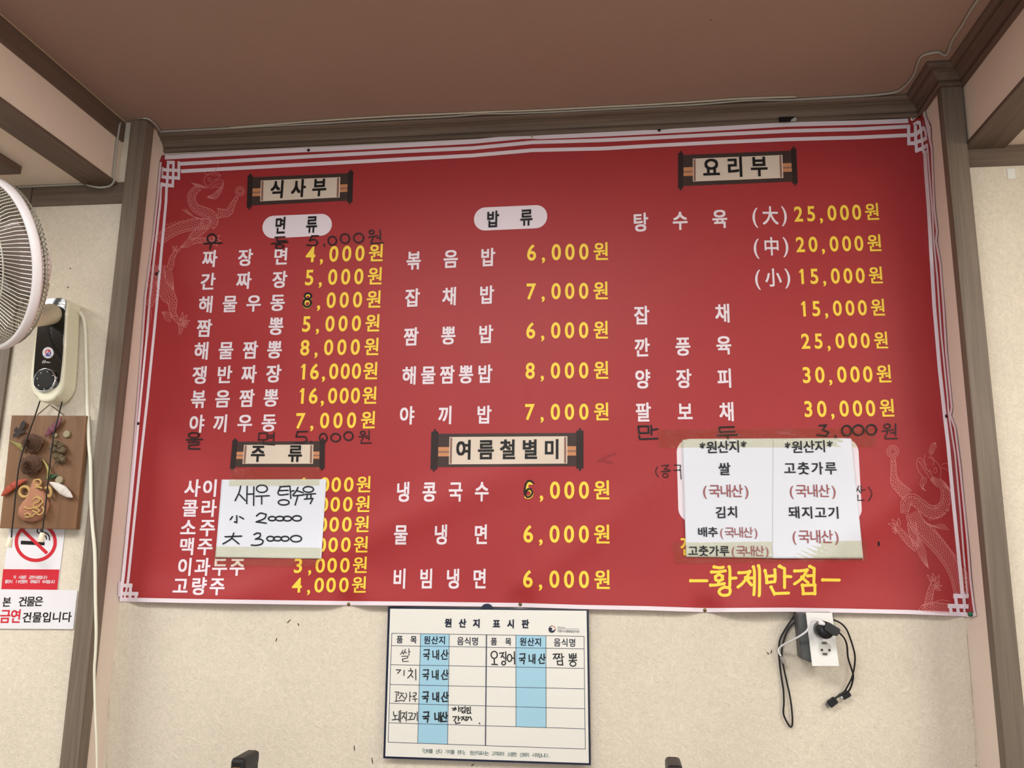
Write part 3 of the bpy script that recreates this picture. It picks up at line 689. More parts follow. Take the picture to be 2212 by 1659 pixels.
# ------------------------------------------------------------------ menu rows, first column
W_ITEM = 'item_lettering'; W_PRICE = 'price_lettering'
def items(entries, w, h, off=0.027):
    for t, a, b in entries:
        chars(W_ITEM, M_PINKW, t, a, b, w, h, off)
items([('짜장면', FA(605,1022)[0], FA(1212,1003)[0]), ('간짜장', FA(590,1217)[0], FA(1202,1200)[0]),
       ('해물우동', FA(573,1413)[0], FA(1184,1396)[0])], 36, 39)
items([('짬', FC(400,272)[0], FC(401,272)[0]), ('뽕', FC(1013,254)[0], FC(1014,254)[0]),
       ('해물짬뽕', FC(378,466)[0], FC(1000,455)[0]), ('쟁반짜장', FC(362,672)[0], FC(992,660)[0]),
       ('볶음짬뽕', FC(350,878)[0], FC(970,866)[0]), ('야끼우동', FC(335,1088)[0], FC(952,1078)[0])], 36.5, 41)
for t, a, b, sk in [('4,000원', FA(1465,985), FA(2027,972), ()), ('5,000원', FA(1455,1182), FA(2018,1170), ()), ('8,000원', FA(1440,1380), FA(2008,1368), ()),
                    ('5,000원', FC(1272,236), FC(1840,228), ()), ('8,000원', FC(1259,438), FC(1832,430), ()), ('16,000원', FC(1243,643), FC(1822,636), ()),
                    ('16,000원', FC(1232,850), FC(1814,845), ()), ('7,000원', FC(1222,1062), FC(1802,1055), ())]:
    letters(W_PRICE, M_YEL, lambda mb: price(mb, S_BAN, t, a[0], b[0], 40, skip=sk))
# middle column
items([('볶음밥', FE(235,455)[0], FE(746,433)[0]), ('잡채밥', FE(226,712)[0], FE(738,692)[0]), ('짬뽕밥', FE(217,980)[0], FE(732,963)[0]),
       ('해물짬뽕밥', FE(206,1248)[0], FE(726,1237)[0]), ('야끼밥', FE(188,1523)[0], FE(720,1518)[0])], 35.5, 42)
for t, a, b in [('6,000원', FE(1048,400), FE(1528,392)), ('7,000원', FE(1046,668), FE(1527,663)), ('6,000원', FE(1042,938), FE(1528,934)),
                ('8,000원', FE(1038,1215), FE(1530,1211)), ('7,000원', FE(1036,1499), FE(1532,1497))]:
    letters(W_PRICE, M_YEL, lambda mb: price(mb, S_BAN, t, a[0], b[0], 41))
items([('냉콩국수', FD(182,580)[0], FD(788,576)[0]), ('물냉면', FD(164,910)[0], FD(782,908)[0]), ('비빔냉면', FD(155,1248)[0], FD(772,1250)[0])], 34, 46)
for t, a, b in [('5,000원', FD(1152,566), FD(1716,566)), ('6,000원', FD(1146,903), FD(1717,906)), ('6,000원', FD(1143,1250), FD(1719,1256))]:
    letters(W_PRICE, M_YEL, lambda mb: price(mb, S_BAN, t, a[0], b[0], 44))
# right column
items([('탕수육', FB_(190,538)[0], FB_(702,516)[0]), ('잡', FB_(197,1139)[0], FB_(198,1139)[0]), ('채', FB_(721,1125)[0], FB_(722,1125)[0]), ('깐풍육', FB_(200,1347)[0], FB_(728,1332)[0])], 37, 43)
FG = frame(2.765, 1320, 780)
items([('양장피', FG(188,107)[0], FG(680,102)[0]), ('팔보채', FG(192,305)[0], FG(692,302)[0])], 37, 44)
for ch, a, b, c in (('大', FB_(930,500), FB_(1024,495), FB_(1116,490)), ('中', FB_(938,700), FB_(1032,694), FB_(1126,690)), ('小', FB_(947,900), FB_(1043,895), FB_(1138,892))):
    def f_(mb):
        put(mb, S_BAN, '(', a[0][0], a[0][1]-2, 44, 46, 0.008); put(mb, S_BAN, ch, b[0][0], b[0][1], 36, 42, 0.02); put(mb, S_BAN, ')', c[0][0], c[0][1]-2, 44, 46, 0.008)
    letters('size_lettering', M_PINKW, f_)
for t, a, b in [('25,000원', FB_(1210,485), FB_(1687,470)), ('20,000원', FB_(1222,682), FB_(1702,672)), ('15,000원', FB_(1230,888), FB_(1711,880)),
                ('15,000원', FB_(1242,1097), FB_(1725,1088)), ('25,000원', FB_(1256,1306), FB_(1745,1300))]:
    letters(W_PRICE, M_YEL, lambda mb: price(mb, S_BAN, t, a[0], b[0], 39))
for t, a, b in [('30,000원', FG(1168,83), FG(1632,76)), ('30,000원', FG(1178,286), FG(1650,280))]:
    letters(W_PRICE, M_YEL, lambda mb: price(mb, S_BAN, t, a[0], b[0], 41))
# drinks
FH = frame(3.568, 240, 980)
items([('사이다', FH(627,265)[0], FH(900,265)[0]), ('콜라', FH(610,420)[0], FH(752,420)[0]), ('소주', FH(595,570)[0], FH(743,570)[0]), ('맥주', FH(585,715)[0], FH(725,715)[0])], 38, 40)
items([('이과두주', FH(570,872)[0], FH(972,872)[0]), ('고량주', FH(535,1020)[0], FH(818,1022)[0])], 37, 41)
PD = (0, .19, .355, .545, .75, 1)
def dprice(mb, t, p0, p1, h):
    dx, dy = p1[0]-p0[0], p1[1]-p0[1]; l = math.hypot(dx, dy); d = (dx/l, dy/l)
    for i, ch in enumerate(t):
        x, y = p0[0]+dx*PD[i], p0[1]+dy*PD[i]
        if ch == '원': put(mb, S_BAN, ch, x, y, h*0.98, h*1.0, 0.018, L1, d)
        elif ch == ',': put(mb, S_BAN, ch, x, y+2, h, h*1.05, 0.02, L1, d)
        else: put(mb, S_BAN, ch, x, y, h*1.12, h*1.14, 0.018, L1, d)
for t, y0 in (('1,000원', 238), ('1,000원', 390), ('3,000원', 545), ('3,000원', 702), ('3,000원', 860), ('4,000원', 1012)):
    k = (y0-238)/774; a = FH(1478-45*k, y0+2); b = FH(1950-35*k, y0-2)
    letters(W_PRICE, M_YEL, lambda mb: dprice(mb, t, a[0], b[0], 38.5))
# restaurant name in a brush-like face: the same characters with flared stroke starts
FI = frame(4.365, 1440, 920)
def dot(mb, S, p, r, lift):
    mb.add([S(p[0]+r*math.cos(t*PI/5), p[1]+r*math.sin(t*PI/5), lift) for t in range(10)], [tuple(range(10))])
def flare(mb, pts, w0=5.2):
    q = sharp_smooth(pts, 5); strip(mb, S_BAN, q, w0, L1, 3)
    for i, p in enumerate(pts): dot(mb, S_BAN, p, w0*(0.62 if i == 0 else 0.5), L1+0.00005)
def name_fn(mb):
    R_ = lambda *p: flare(mb, FI(*p), 6.4)
    R_(228,1460, 380,1460); R_(1472,1452, 1628,1454)
    # 황
    R_(448,1330, 500,1338, 535,1332); R_(425,1378, 490,1376, 555,1366); 
    R_(495,1400, 460,1420, 462,1450, 490,1462, 525,1448, 528,1418, 495,1400)
    R_(490,1462, 492,1488); R_(415,1502, 470,1500, 545,1486); R_(590,1330, 597,1370, 596,1500, 592,1516); R_(597,1438, 655,1434)
    R_(545,1520, 505,1540, 495,1570, 515,1592, 548,1598, 585,1590, 600,1560, 590,1530, 545,1520)
    # 제
    R_(682,1385, 740,1382, 785,1372); R_(785,1372, 760,1420, 720,1480, 672,1520); R_(745,1430, 775,1470, 800,1500); R_(775,1435, 825,1432)
    R_(818,1330, 828,1380, 826,1540, 822,1592); R_(866,1320, 876,1370, 876,1560, 872,1602)
    # 반
    R_(928,1365, 940,1420, 945,1480); R_(1020,1358, 1024,1420, 1020,1470); R_(940,1420, 1022,1412); R_(945,1478, 1020,1468)
    R_(1062,1325, 1112,1345, 1112,1400, 1112,1525); R_(1066,1322, 1085,1332); R_(1112,1418, 1172,1422); R_(985,1520, 1005,1560, 1015,1582, 1150,1576)
    # 점
    R_(1208,1368, 1265,1366, 1325,1358); R_(1325,1358, 1290,1420, 1250,1460, 1205,1490); R_(1275,1425, 1305,1455, 1335,1480); R_(1330,1415, 1388,1410)
    R_(1350,1325, 1392,1345, 1390,1400, 1388,1478); R_(1280,1500, 1285,1540, 1290,1580); R_(1280,1505, 1400,1500); R_(1398,1500, 1398,1586); R_(1288,1582, 1400,1580)
letters('restaurant_name_lettering', M_YEL, name_fn)
# yellow sign half hidden by the origin sheets, and the rounded white printed panel behind them
letters('item_lettering', M_YEL, lambda mb: put(mb, S_BAN, '전', 1486, 1180, 38, 44, 0.02))
pb = MB(); rrgrid(pb, S_BAN, [(1461, 948), (1853, 946), (1863, 1128), (1466, 1128)], 30, L1, 9, 80, 50); pb.build('blank_panel_print', M_PINKW, banner, fix=False)

# ------------------------------------------------------------------ marker handwriting on the banner
def strokes(S, material, name, parent, segs, w=2.6, lift=LH, step=3):
    mb = MB()
    for s_ in segs:
        pts = sharp_smooth(s_, 6) if len(s_) > 2 else s_
        strip(mb, S, pts, w*WSC, lift, step)
        for p in s_: dot(mb, S, p, w*WSC*0.5, lift+0.00004)
    return mb.build(name, material, parent, fix=False)
WSC = 1.05
def ring(cx_, cy2, rx, ry, n=14, rot_=0.0):
    return [(cx_+rx*math.cos(2*PI*i/n+rot_), cy2+ry*math.sin(2*PI*i/n+rot_)) for i in range(n+1)]
def R2(fr_, cx_, cy2, rx, ry): return [(fr_(x, y)[0]) for x, y in ring(cx_, cy2, rx, ry)]
A_ = FA
strokes(S_BAN, M_MARK, 'handwritten_lettering', banner, [R2(A_, 622,850,38,38), A_(555,893, 640,888, 705,888), A_(615,895, 606,938)], 3.4)
strokes(S_BAN, M_MARK, 'handwritten_lettering', banner, [A_(1162,840, 1245,836), A_(1180,842, 1178,872, 1258,868), A_(1130,895, 1270,880), A_(1195,872, 1195,890), R2(A_, 1200,918,34,16)], 3.0)
strokes(S_BAN, M_MARK, 'handwritten_lettering', banner, [A_(1475,828, 1530,826), A_(1475,828, 1455,868), A_(1455,868, 1500,858, 1525,885, 1500,908, 1432,905), A_(1580,898, 1582,915), R2(A_, 1650,868,35,36), R2(A_, 1758,850,38,40), R2(A_, 1875,845,42,40)], 3.0)
strokes(S_BAN, M_MARK, 'handwritten_lettering', banner, [R2(A_, 1985,795,20,16), A_(1960,838, 2035,825), A_(1998,835, 1992,862), A_(2058,775, 2060,862), A_(2030,845, 2056,842), A_(1985,868, 1980,892, 2085,885)], 2.6)
C_ = FC
strokes(S_BAN, M_MARK, 'handwritten_lettering', banner, [R2(C_, 310,1185,45,22), C_(248,1225, 382,1220), C_(312,1225, 312,1242), C_(262,1246, 350,1242, 350,1265, 270,1270, 265,1300, 360,1302)], 3.2)
strokes(S_BAN, M_MARK, 'handwritten_lettering', banner, [C_(868,1165, 862,1225), C_(868,1168, 935,1166, 935,1222, 862,1225), C_(995,1162, 990,1235), C_(942,1188, 992,1184), C_(938,1208, 990,1204), C_(905,1235, 905,1262, 1000,1268)], 2.6)
strokes(S_BAN, M_MARK, 'handwritten_lettering', banner, [C_(1195,1155, 1280,1153), C_(1195,1155, 1183,1198), C_(1183,1198, 1260,1200, 1275,1230, 1240,1250, 1180,1246), C_(1308,1238, 1312,1250), R2(C_, 1415,1208,32,38), R2(C_, 1520,1205,40,34), R2(C_, 1630,1192,38,36)], 3.0)
strokes(S_BAN, M_MARK, 'handwritten_lettering', banner, [R2(C_, 1752,1165,20,14), C_(1718,1198, 1790,1190), C_(1755,1198, 1748,1220), C_(1805,1145, 1805,1225), C_(1778,1208, 1803,1206), C_(1740,1228, 1738,1252, 1825,1250)], 2.3)
G_ = FG
strokes(S_BAN, M_INK, 'handwritten_lettering', banner, [G_(163,390, 168,430, 225,428, 222,388, 163,390), G_(240,385, 242,440), G_(242,412, 278,405), G_(168,445, 172,466, 278,462)], 3.4)
strokes(S_BAN, M_INK, 'handwritten_lettering', banner, [G_(735,393, 648,395, 650,425, 740,420), G_(635,445, 758,440), G_(698,445, 698,464)], 3.2)
strokes(S_BAN, M_INK, 'handwritten_lettering', banner, [G_(1245,385, 1285,382, 1265,410, 1300,425, 1285,448, 1232,440), G_(1340,445, 1342,455), R2(G_, 1408,415,28,30), R2(G_, 1478,412,32,30), R2(G_, 1555,410,30,30)], 3.4)
strokes(S_BAN, M_MARK, 'handwritten_lettering', banner, [R2(G_, 1650,388,18,13), G_(1620,418, 1685,410), G_(1652,418, 1648,438), G_(1700,375, 1700,445), G_(1672,428, 1698,426), G_(1640,445, 1640,462, 1710,462)], 2.6)
strokes(S_BAN, M_INK, 'handwritten_lettering', banner, [G_(278,630, 266,660, 282,692), G_(302,625, 345,620, 318,648), G_(320,642, 352,652), G_(300,660, 355,656), R2(G_, 325,682,16,12), G_(378,620, 415,622, 412,655), G_(375,652, 415,650, 418,705)], 1.7)
strokes(S_BAN, M_INK, 'handwritten_lettering', banner, [G_(1480,745, 1466,780), G_(1476,765, 1488,785), G_(1492,745, 1494,790), G_(1494,770, 1518,768), G_(1475,800, 1474,832, 1512,830), G_(1538,750, 1558,790, 1540,835)], 1.7)
# corrections: black 8 over 8/5, black 6 over 5
strokes(S_BAN, M_INK, 'handwritten_lettering', banner, [R2(A_, 1442,1342,28,26), R2(A_, 1436,1400,32,34)], 4.0)
strokes(S_BAN, M_INK, 'handwritten_lettering', banner, [FD(1185,512, 1160,494, 1135,505, 1122,540, 1118,590, 1135,620, 1160,615, 1178,585, 1165,558, 1140,560, 1124,590)], 3.6)
# smudges
strokes(S_BAN, mat('dark_red_smudge', (140, 30, 34), 0.4), 'smudge', banner, [FD(1690,345, 1740,312, 1815,285), FD(1700,330, 1740,345, 1790,355)], 5, L1)
strokes(S_BAN, M_INK, 'smudge', banner, [G_(1598,1082, 1600,1100)], 4, L1)

# ------------------------------------------------------------------ nails holding the banner
NL = ['dark nail on the top hem above the left scroll heading', 'pale capped screw at the middle of the top hem', 'dark nail on the top hem left of the right scroll heading',
      'pale ringed screw where the top hem meets the right corner', 'dark nail on the right hem beside the 20,000 price', 'dark nail on the right hem beside the lowest 30,000 price',
      'brass nail on the bottom hem below the drinks prices', 'brass nail on the bottom hem above the origin board', 'brass nail on the bottom hem left of the wall outlet',
      'dark nail on the left hem beside the first two noodle rows', 'dark nail on the left hem beside the last noodle row']
M_ND = mat('dark_nail', (52, 34, 30), 0.4, metal=0.6); M_NB = mat('brass_nail', (120, 100, 62), 0.35, metal=0.9); M_NW = mat('screw_cap', (215, 208, 196), 0.4)
for i, lab in enumerate(NL):
    x, y = NAILS[i]; c = S_BAN(x, y, 0.0); ax = (0, -1, 0) if XL+0.006 < c.x < XR-0.006 else ((1, 0, 0) if c.x < 0 else (-1, 0, 0))
    mt = M_NW if i in (1, 3) else (M_NB if 6 <= i <= 8 else M_ND); r = 0.0042 if i in (1, 3) else 0.0036
    t = thing('screw' if i in (1, 3) else 'nail', lab, 'nail', c, 'nails and screws along the banner hems')
    MB().lathe([(r*0.98, 0.0008), (r, 0.0015), (r*0.9, 0.0027), (r*0.55, 0.0036), (0.0002, 0.0039)], c, ax, 14).build('head', mt, t, smooth=True)
    MB().lathe([(0.0011, -0.006), (0.0011, 0.0016)], c, ax, 8).build('shank', M_ND, t)
    if i in (1, 3): MB().lathe([(r*0.34, 0.0034), (r*0.34, 0.0044)], c, ax, 8).build('recess', M_ND, t)
# green push pin
c = S_BAN(2096, 1327, 0.0); ax = Vector((-0.35, -1, 0.1)); M_GR = mat('green_plastic', (18, 92, 66), 0.35)
t = thing('push_pin', 'dark green push pin at the lower right corner of the banner', 'push pin', c)
MB().lathe([(0.0045, 0.001), (0.0048, 0.0022), (0.0026, 0.0034), (0.0024, 0.009), (0.0042, 0.0105), (0.0045, 0.012), (0.0032, 0.013)], c, ax, 16).build('grip', M_GR, t, smooth=True)
MB().lathe([(0.0006, -0.006), (0.0006, 0.0015)], c, ax, 8).build('pin', mat('steel', (180, 180, 180), 0.3, metal=1), t)
# scrap of black tape with a pale hook over the crown
c0 = onY(1684, 253, -0.013); t = thing('tape_scrap', 'small black tape scrap stuck on the crown above the right scroll heading', 'tape', onY(1700, 262, -0.013))
b = MB(); b.prism([onY(x, y, -0.0135) for x, y in ((1683, 253), (1720, 252), (1714, 258), (1706, 263), (1683, 264))], (0, -0.0006, 0)); b.build('tape', M_BLACK, t)
b = MB(); b.prism([onY(x, y, -0.0135) for x, y in ((1709, 259), (1718, 253), (1721, 258), (1719, 262), (1708, 263))], (0, -0.0012, 0)); b.build('paper_bit', mat('grey_paper', (170, 175, 165), 0.7), t)

# ------------------------------------------------------------------ papers taped to the banner
M_PAPER = mat('white_office_paper', (218, 222, 232), 0.65, 0.25, bump=0.04, bscale=300)
M_PEN = mat('black_pen', (14, 14, 22), 0.5); M_PRB = mat('black_print', (16, 16, 22), 0.5); M_PRR = mat('brownish_red_print', (150, 84, 86), 0.5)
def tapemat():
    mt = bpy.data.materials.new('clear_tape'); mt.use_nodes = True; N = mt.node_tree.nodes; Lk = mt.node_tree.links
    N.remove(N['Principled BSDF']); tr = N.new('ShaderNodeBsdfTransparent'); tr.inputs['Color'].default_value = (0.93, 0.92, 0.80, 1)
    gl = N.new('ShaderNodeBsdfGlossy'); gl.inputs['Roughness'].default_value = 0.07; mx = N.new('ShaderNodeMixShader'); mx.inputs[0].default_value = 0.075
    g = N.new('ShaderNodeNewGeometry'); n = N.new('ShaderNodeTexNoise'); n.inputs['Scale'].default_value = 60; n.inputs['Detail'].default_value = 4; n.inputs['Distortion'].default_value = 2.0
    bp = N.new('ShaderNodeBump'); bp.inputs['Strength'].default_value = 1.0; bp.inputs['Distance'].default_value = 0.02
    Lk.new(g.outputs['Position'], n.inputs['Vector']); Lk.new(n.outputs['Fac'], bp.inputs['Height']); Lk.new(bp.outputs['Normal'], gl.inputs['Normal'])
    Lk.new(tr.outputs[0], mx.inputs[1]); Lk.new(gl.outputs[0], mx.inputs[2]); Lk.new(mx.outputs[0], N['Material Output'].inputs['Surface'])
    return mt
M_TAPE = tapemat()
def sheet(name, lab, q, lift, bulge=None, mt=M_PAPER, nx=50, ny=50, cat='sheet of paper'):
    mb = MB(); quadgrid(mb, (lambda x, y, l: S_BAN(x, y, l+(bulge(x, y) if bulge else 0))), q, nx, ny, lift)
    o = mb.build(name, mt, None, smooth=True, fix=False); s_ = o.modifiers.new('t', 'SOLIDIFY'); s_.thickness = 0.0003; s_.offset = -1
    return tag(o, lab, cat)
bul = lambda x, y: 0.0016+0.0035*max(0, (490-x)/30)*max(0, (y-1120)/90)+0.0006*math.sin(x*0.03+y*0.02)
SP1 = lambda x, y, l=0.0: S_BAN(x, y, l+bul(x, y))
note = sheet('handwritten_note', 'white note with handwritten shrimp prices taped over the drinks list', [(479, 1036), (705, 1035), (694, 1207), (465, 1204)], 0.001, bul)
F5 = frame(3.568, 240, 980); NL_ = 0.0022
sg = [F5(998,250, 985,300, 955,362), F5(990,315, 1035,362), F5(1048,252, 1045,385), F5(1048,312, 1095,310), F5(1100,255, 1098,398),
      R2(F5, 1162,270,42,28), F5(1115,328, 1218,324), F5(1160,328, 1160,388)]
strokes(SP1, M_PEN, 'handwritten_lettering', note, sg, 2.8, NL_)
sg = [F5(1300,255, 1372,250), F5(1290,285, 1365,282), F5(1305,255, 1285,300, 1300,318, 1365,312), F5(1378,250, 1385,345), F5(1385,290, 1410,285), R2(F5, 1330,375,42,20),
      F5(1440,260, 1425,290, 1400,318), F5(1432,285, 1480,300), F5(1405,325, 1480,318), F5(1440,322, 1418,395), R2(F5, 1520,275,40,22), F5(1480,315, 1575,308), F5(1512,315, 1508,340), F5(1540,312, 1540,340), F5(1490,350, 1555,345, 1535,385)]
strokes(SP1, M_PEN, 'handwritten_lettering', note, sg, 2.8, NL_)
sg = [F5(968,478, 968,530, 950,525), F5(935,485, 918,508), F5(990,485, 1020,502), F5(1120,480, 1150,458, 1195,468, 1180,500, 1118,525, 1195,535), R2(F5, 1240,500,28,16), R2(F5, 1300,500,32,17), R2(F5, 1358,500,32,18), R2(F5, 1432,498,34,20)]
strokes(SP1, M_PEN, 'handwritten_lettering', note, sg, 2.9, NL_)
sg = [F5(878,640, 1005,635), F5(945,612, 925,655, 862,695), F5(930,650, 985,695), F5(1100,624, 1125,612, 1148,614, 1150,632, 1135,648, 1112,658, 1150,658, 1172,672, 1160,695, 1120,706, 1080,704), R2(F5, 1228,655,28,18), R2(F5, 1282,655,30,16), R2(F5, 1340,655,30,18), R2(F5, 1425,655,42,24)]
strokes(SP1, M_PEN, 'handwritten_lettering', note, sg, 2.9, NL_)
# tapes
def tape(name, lab, q, extra=0.0013, bl=None):
    mb = MB(); quadgrid(mb, (lambda x, y, l: S_BAN(x, y, l+extra+(bl(x, y) if bl else 0)+0.0004*math.sin(x*0.35)*math.sin(y*0.5))), q, 40, 8, 0.0012)
    o = mb.build('clear_tape', M_TAPE, None, smooth=True, fix=False)
    return tag(o, lab, 'tape', 'strips of clear tape on the banner')
tape('t', 'clear tape strip along the top of the handwritten note', [(500, 1012), (692, 1008), (690, 1049), (494, 1050)], 0.0012, bul)
tape('t', 'clear tape strip along the foot of the handwritten note', [(462, 1180), (693, 1183), (690, 1224), (458, 1222)], 0.0012, bul)
tape('t', 'clear tape strip along the top of the printed origin sheets', [(1420, 927), (1890, 924), (1893, 966), (1423, 967)], 0.0026)
tape('t', 'clear tape strip along the foot of the printed origin sheets', [(1452, 1172), (1872, 1168), (1874, 1212), (1458, 1218)], 0.0026)
b2 = lambda x, y: 0.0022+0.0005*math.sin(x*0.02+y*0.015)
SP2 = lambda x, y, l=0.0: S_BAN(x, y, l+b2(x, y))
sh1 = sheet('origin_sheet', 'left white printed origin sheet listing rice, kimchi and chili powder', [(1474, 950), (1671, 948), (1669, 1205.5), (1482, 1203)], 0.001, b2)
sh2 = sheet('origin_sheet', 'right white printed origin sheet listing chili powder and pork', [(1669.5, 948), (1839, 947), (1865, 1206.5), (1668, 1206)], 0.0014, b2)
F4 = frame(4.365, 1440, 920)
def rowp(par, m_, t, x0, y0, x1, y1, w_, h_, o_=0.016):
    letters('printed_lettering', m_, lambda mb: row(mb, SP2, t, F4(x0, y0)[0], F4(x1, y1)[0], w_, h_, o_, 0.0024), par)
rowp(sh1, M_PRB, '*원산지*', 322, 205, 745, 190, 28, 28, 0.02)
rowp(sh2, M_PRB, '*원산지*', 1125, 203, 1558, 188, 28, 28, 0.02)
rowp(sh1, M_PRB, '쌀', 545, 405, 546, 405, 29, 29, 0.02)
rowp(sh2, M_PRB, '고춧가루', 1162, 400, 1548, 398, 29, 29, 0.02)
rowp(sh1, M_PRR, '(국내산)', 345, 612, 770, 612, 29, 30, 0.012)
rowp(sh2, M_PRR, '(국내산)', 1162, 612, 1592, 612, 29, 30, 0.012)
rowp(sh1, M_PRB, '김치', 512, 815, 622, 812, 27, 27, 0.02)
rowp(sh2, M_PRB, '돼지고기', 1205, 815, 1575, 818, 29, 28, 0.02)
rowp(sh1, M_PRB, '배추', 340, 1000, 436, 1000, 25, 23, 0.02)
rowp(sh1, M_PRR, '(국내산)', 505, 1003, 855, 1003, 25, 25, 0.006)
rowp(sh2, M_PRR, '(국내산)', 1188, 1042, 1620, 1044, 29, 31, 0.012)
rowp(sh1, M_PRB, '고춧가루', 250, 1178, 545, 1178, 24.5, 24, 0.02)
rowp(sh1, M_PRR, '(국내산)', 615, 1178, 960, 1178, 25, 25, 0.006)

# ------------------------------------------------------------------ origin board below the banner
FO = frame(4.496, 820, 1290)
YB = -0.0125
SB = planeY(YB); SB_ = SB
M_NAVY = mat('navy_print', (18, 24, 52), 0.35); M_BOARD = mat('board_white', (226, 224, 216), 0.3, 0.5, var=0.02); M_BLUE = mat('board_light_blue', (156, 200, 220), 0.3, 0.5)
M_GRID = mat('board_grid_line', (60, 66, 84), 0.5); M_TEAL = mat('teal_print', (44, 92, 92), 0.5)
board = thing('origin_board', 'white origin board with navy border and handwritten table hanging below the banner', 'sign', onY(1050, 1648, -0.008))
outer = FO(85,90, 2030,118, 2052,1630, 38,1562)
b = MB(); b.prism([onY(x, y, -0.009) for x, y in outer], (0, -0.0030, 0)); b.build('panel', M_NAVY, board, bevel=0.0008)
b = MB(); b.prism([onY(x, y, -0.009) for x, y in [FO(1045+56*math.cos(a*PI/14), 112-50*math.sin(a*PI/14))[0] for a in range(15)]], (0, -0.0048, 0))
b.build('hanger_tab', M_NAVY, board, bevel=0.0004)
inner = FO(103,112, 2010,132, 2032,1612, 55,1545)
b = MB(); quadgrid(b, SB, inner, 4, 4, 0.0); face = b.build('board_face', M_BOARD, board, fix=False)
def cell(pts, m_=M_BLUE, lift=0.0002, nm='blue_column'):
    b = MB(); poly(b, SB, FO(*pts), lift); b.build(nm, m_, face, fix=False)
cell((398,358, 677,362, 660,1428, 370,1417)); cell((1323,372, 1615,378, 1617,1266, 1325,1255))
gl = MB()
for pts in [(118,350,1985,380), (116,470,1985,502), (110,655,1985,692), (104,848,1987,890), (97,1030,1990,1083), (92,1220,1992,1278), (82,1408,1998,1475),
            (118,350,82,1408), (398,356,370,1417), (677,362,660,1428), (1323,370,1325,1255), (1615,378,1617,1266), (1985,380,1998,1475)]:
    strip(gl, SB, FO(*pts), 1.1, 0.0004, 30)
strip(gl, SB, FO(1038,366,1028,1443), 2.4, 0.0005, 30)
gl.build('grid_lines', M_GRID, face, fix=False)
def rb(t, x0, y0, x1, y1, w_, h_, o_=0.02, m_=M_PRB, nm='printed_lettering'):
    letters(nm, m_, lambda mb: row(mb, SB, t, FO(x0, y0)[0], FO(x1, y1)[0], w_, h_, o_, 0.0006), face)
rb('원산지', 668, 250, 942, 255, 17.5, 20, 0.045, mat('navy_text', (16, 22, 48), .5)); rb('표시판', 1135, 258, 1415, 260, 17.5, 20, 0.045, MATS['navy_text'])
NT = MATS['navy_text']
rb('품목', 195, 410, 330, 412, 15.5, 17.5, 0.02, NT); rb('원산지', 463, 416, 608, 418, 17, 19, 0.022, NT); rb('음식명', 785, 425, 928, 428, 17, 19, 0.012, NT)
rb('품목', 1110, 430, 1250, 432, 15.5, 17.5, 0.02, NT); rb('원산지', 1395, 432, 1540, 436, 17, 19, 0.022, NT); rb('음식명', 1725, 438, 1872, 442, 17, 19, 0.012, NT)
rb('「신뢰를 산다 가치를 판다」 원산지표시는 고객과의 소중한 신뢰의 시작입니다.', 410, 1492, 1648, 1540, 9.2, 10.5, 0.022, M_TEAL)
rb('국립수산물품질관리원', 1738, 328, 1930, 334, 5.6, 6.2, 0.012, NT); rb('해양수산부', 1735, 292, 1795, 296, 3.6, 4, 0.01, NT)
b = MB(); strip(b, SB, FO(1725,307,1940,309), 0.5, 0.0006, 20); b.build('grid_lines', M_GRID, face, fix=False)
# round emblem: navy swirl, red rim, pale curl
ec = FO(1673,312)[0]; er = 7.3
b = MB(); fan_poly(b, SB, ring(ec[0], ec[1], er, er*1.05, 24)[:-1], 0.0005); em = b.build('emblem', M_NAVY, face, fix=False)
b = MB(); fan_poly(b, SB, [(ec[0]+er*.15+er*.78*math.cos(a), ec[1]-er*.25+er*.62*math.sin(a)) for a in [2*PI*i/20 for i in range(20)]], 0.0007); b.build('emblem', M_BOARD, em, fix=False)
b = MB(); fan_poly(b, SB, [(ec[0]-er*.28+er*.42*math.cos(a), ec[1]-er*.12+er*.42*math.sin(a)) for a in [2*PI*i/16 for i in range(16)]], 0.0009); b.build('emblem', M_NAVY, em, fix=False)
b = MB(); strip(b, SB, [(ec[0]+er*math.cos(a), ec[1]+er*1.02*math.sin(a)) for a in [-PI*0.62+i*PI*0.75/12 for i in range(13)]], 1.1, 0.0010, 3); b.build('emblem', mat('emblem_red', (186, 40, 50), .5), em, fix=False)
# handwriting on the board
M_HW = mat('worn_board_marker', (22, 20, 24), 0.5)
def hw(segs, w=2.2): strokes(SB, M_HW, 'handwritten_lettering', face, segs, w, 0.0006)
def guk(x, y, s=1.0): return [FO(x-22*s,y-48*s, x+26*s,y-50*s, x+18*s,y-5*s), FO(x-30*s,y-5*s, x+30*s,y-8*s), FO(x-2*s,y-6*s, x-3*s,y+12*s), FO(x-22*s,y+15*s, x+20*s,y+13*s, x+14*s,y+48*s)]
def nae(x, y, s=1.0): return [FO(x-28*s,y-38*s, x-26*s,y+22*s, x+2*s,y+18*s), FO(x+10*s,y-42*s, x+10*s,y+38*s), FO(x+10*s,y-2*s, x+26*s,y-4*s), FO(x+28*s,y-46*s, x+27*s,y+45*s)]
def san(x, y, s=1.0): return [FO(x-4*s,y-45*s, x-12*s,y-15*s, x-32*s,y+12*s), FO(x-10*s,y-18*s, x+8*s,y+6*s), FO(x+22*s,y-48*s, x+22*s,y+16*s), FO(x+22*s,y-12*s, x+36*s,y-14*s), FO(x-20*s,y+18*s, x-18*s,y+44*s, x+26*s,y+40*s)]
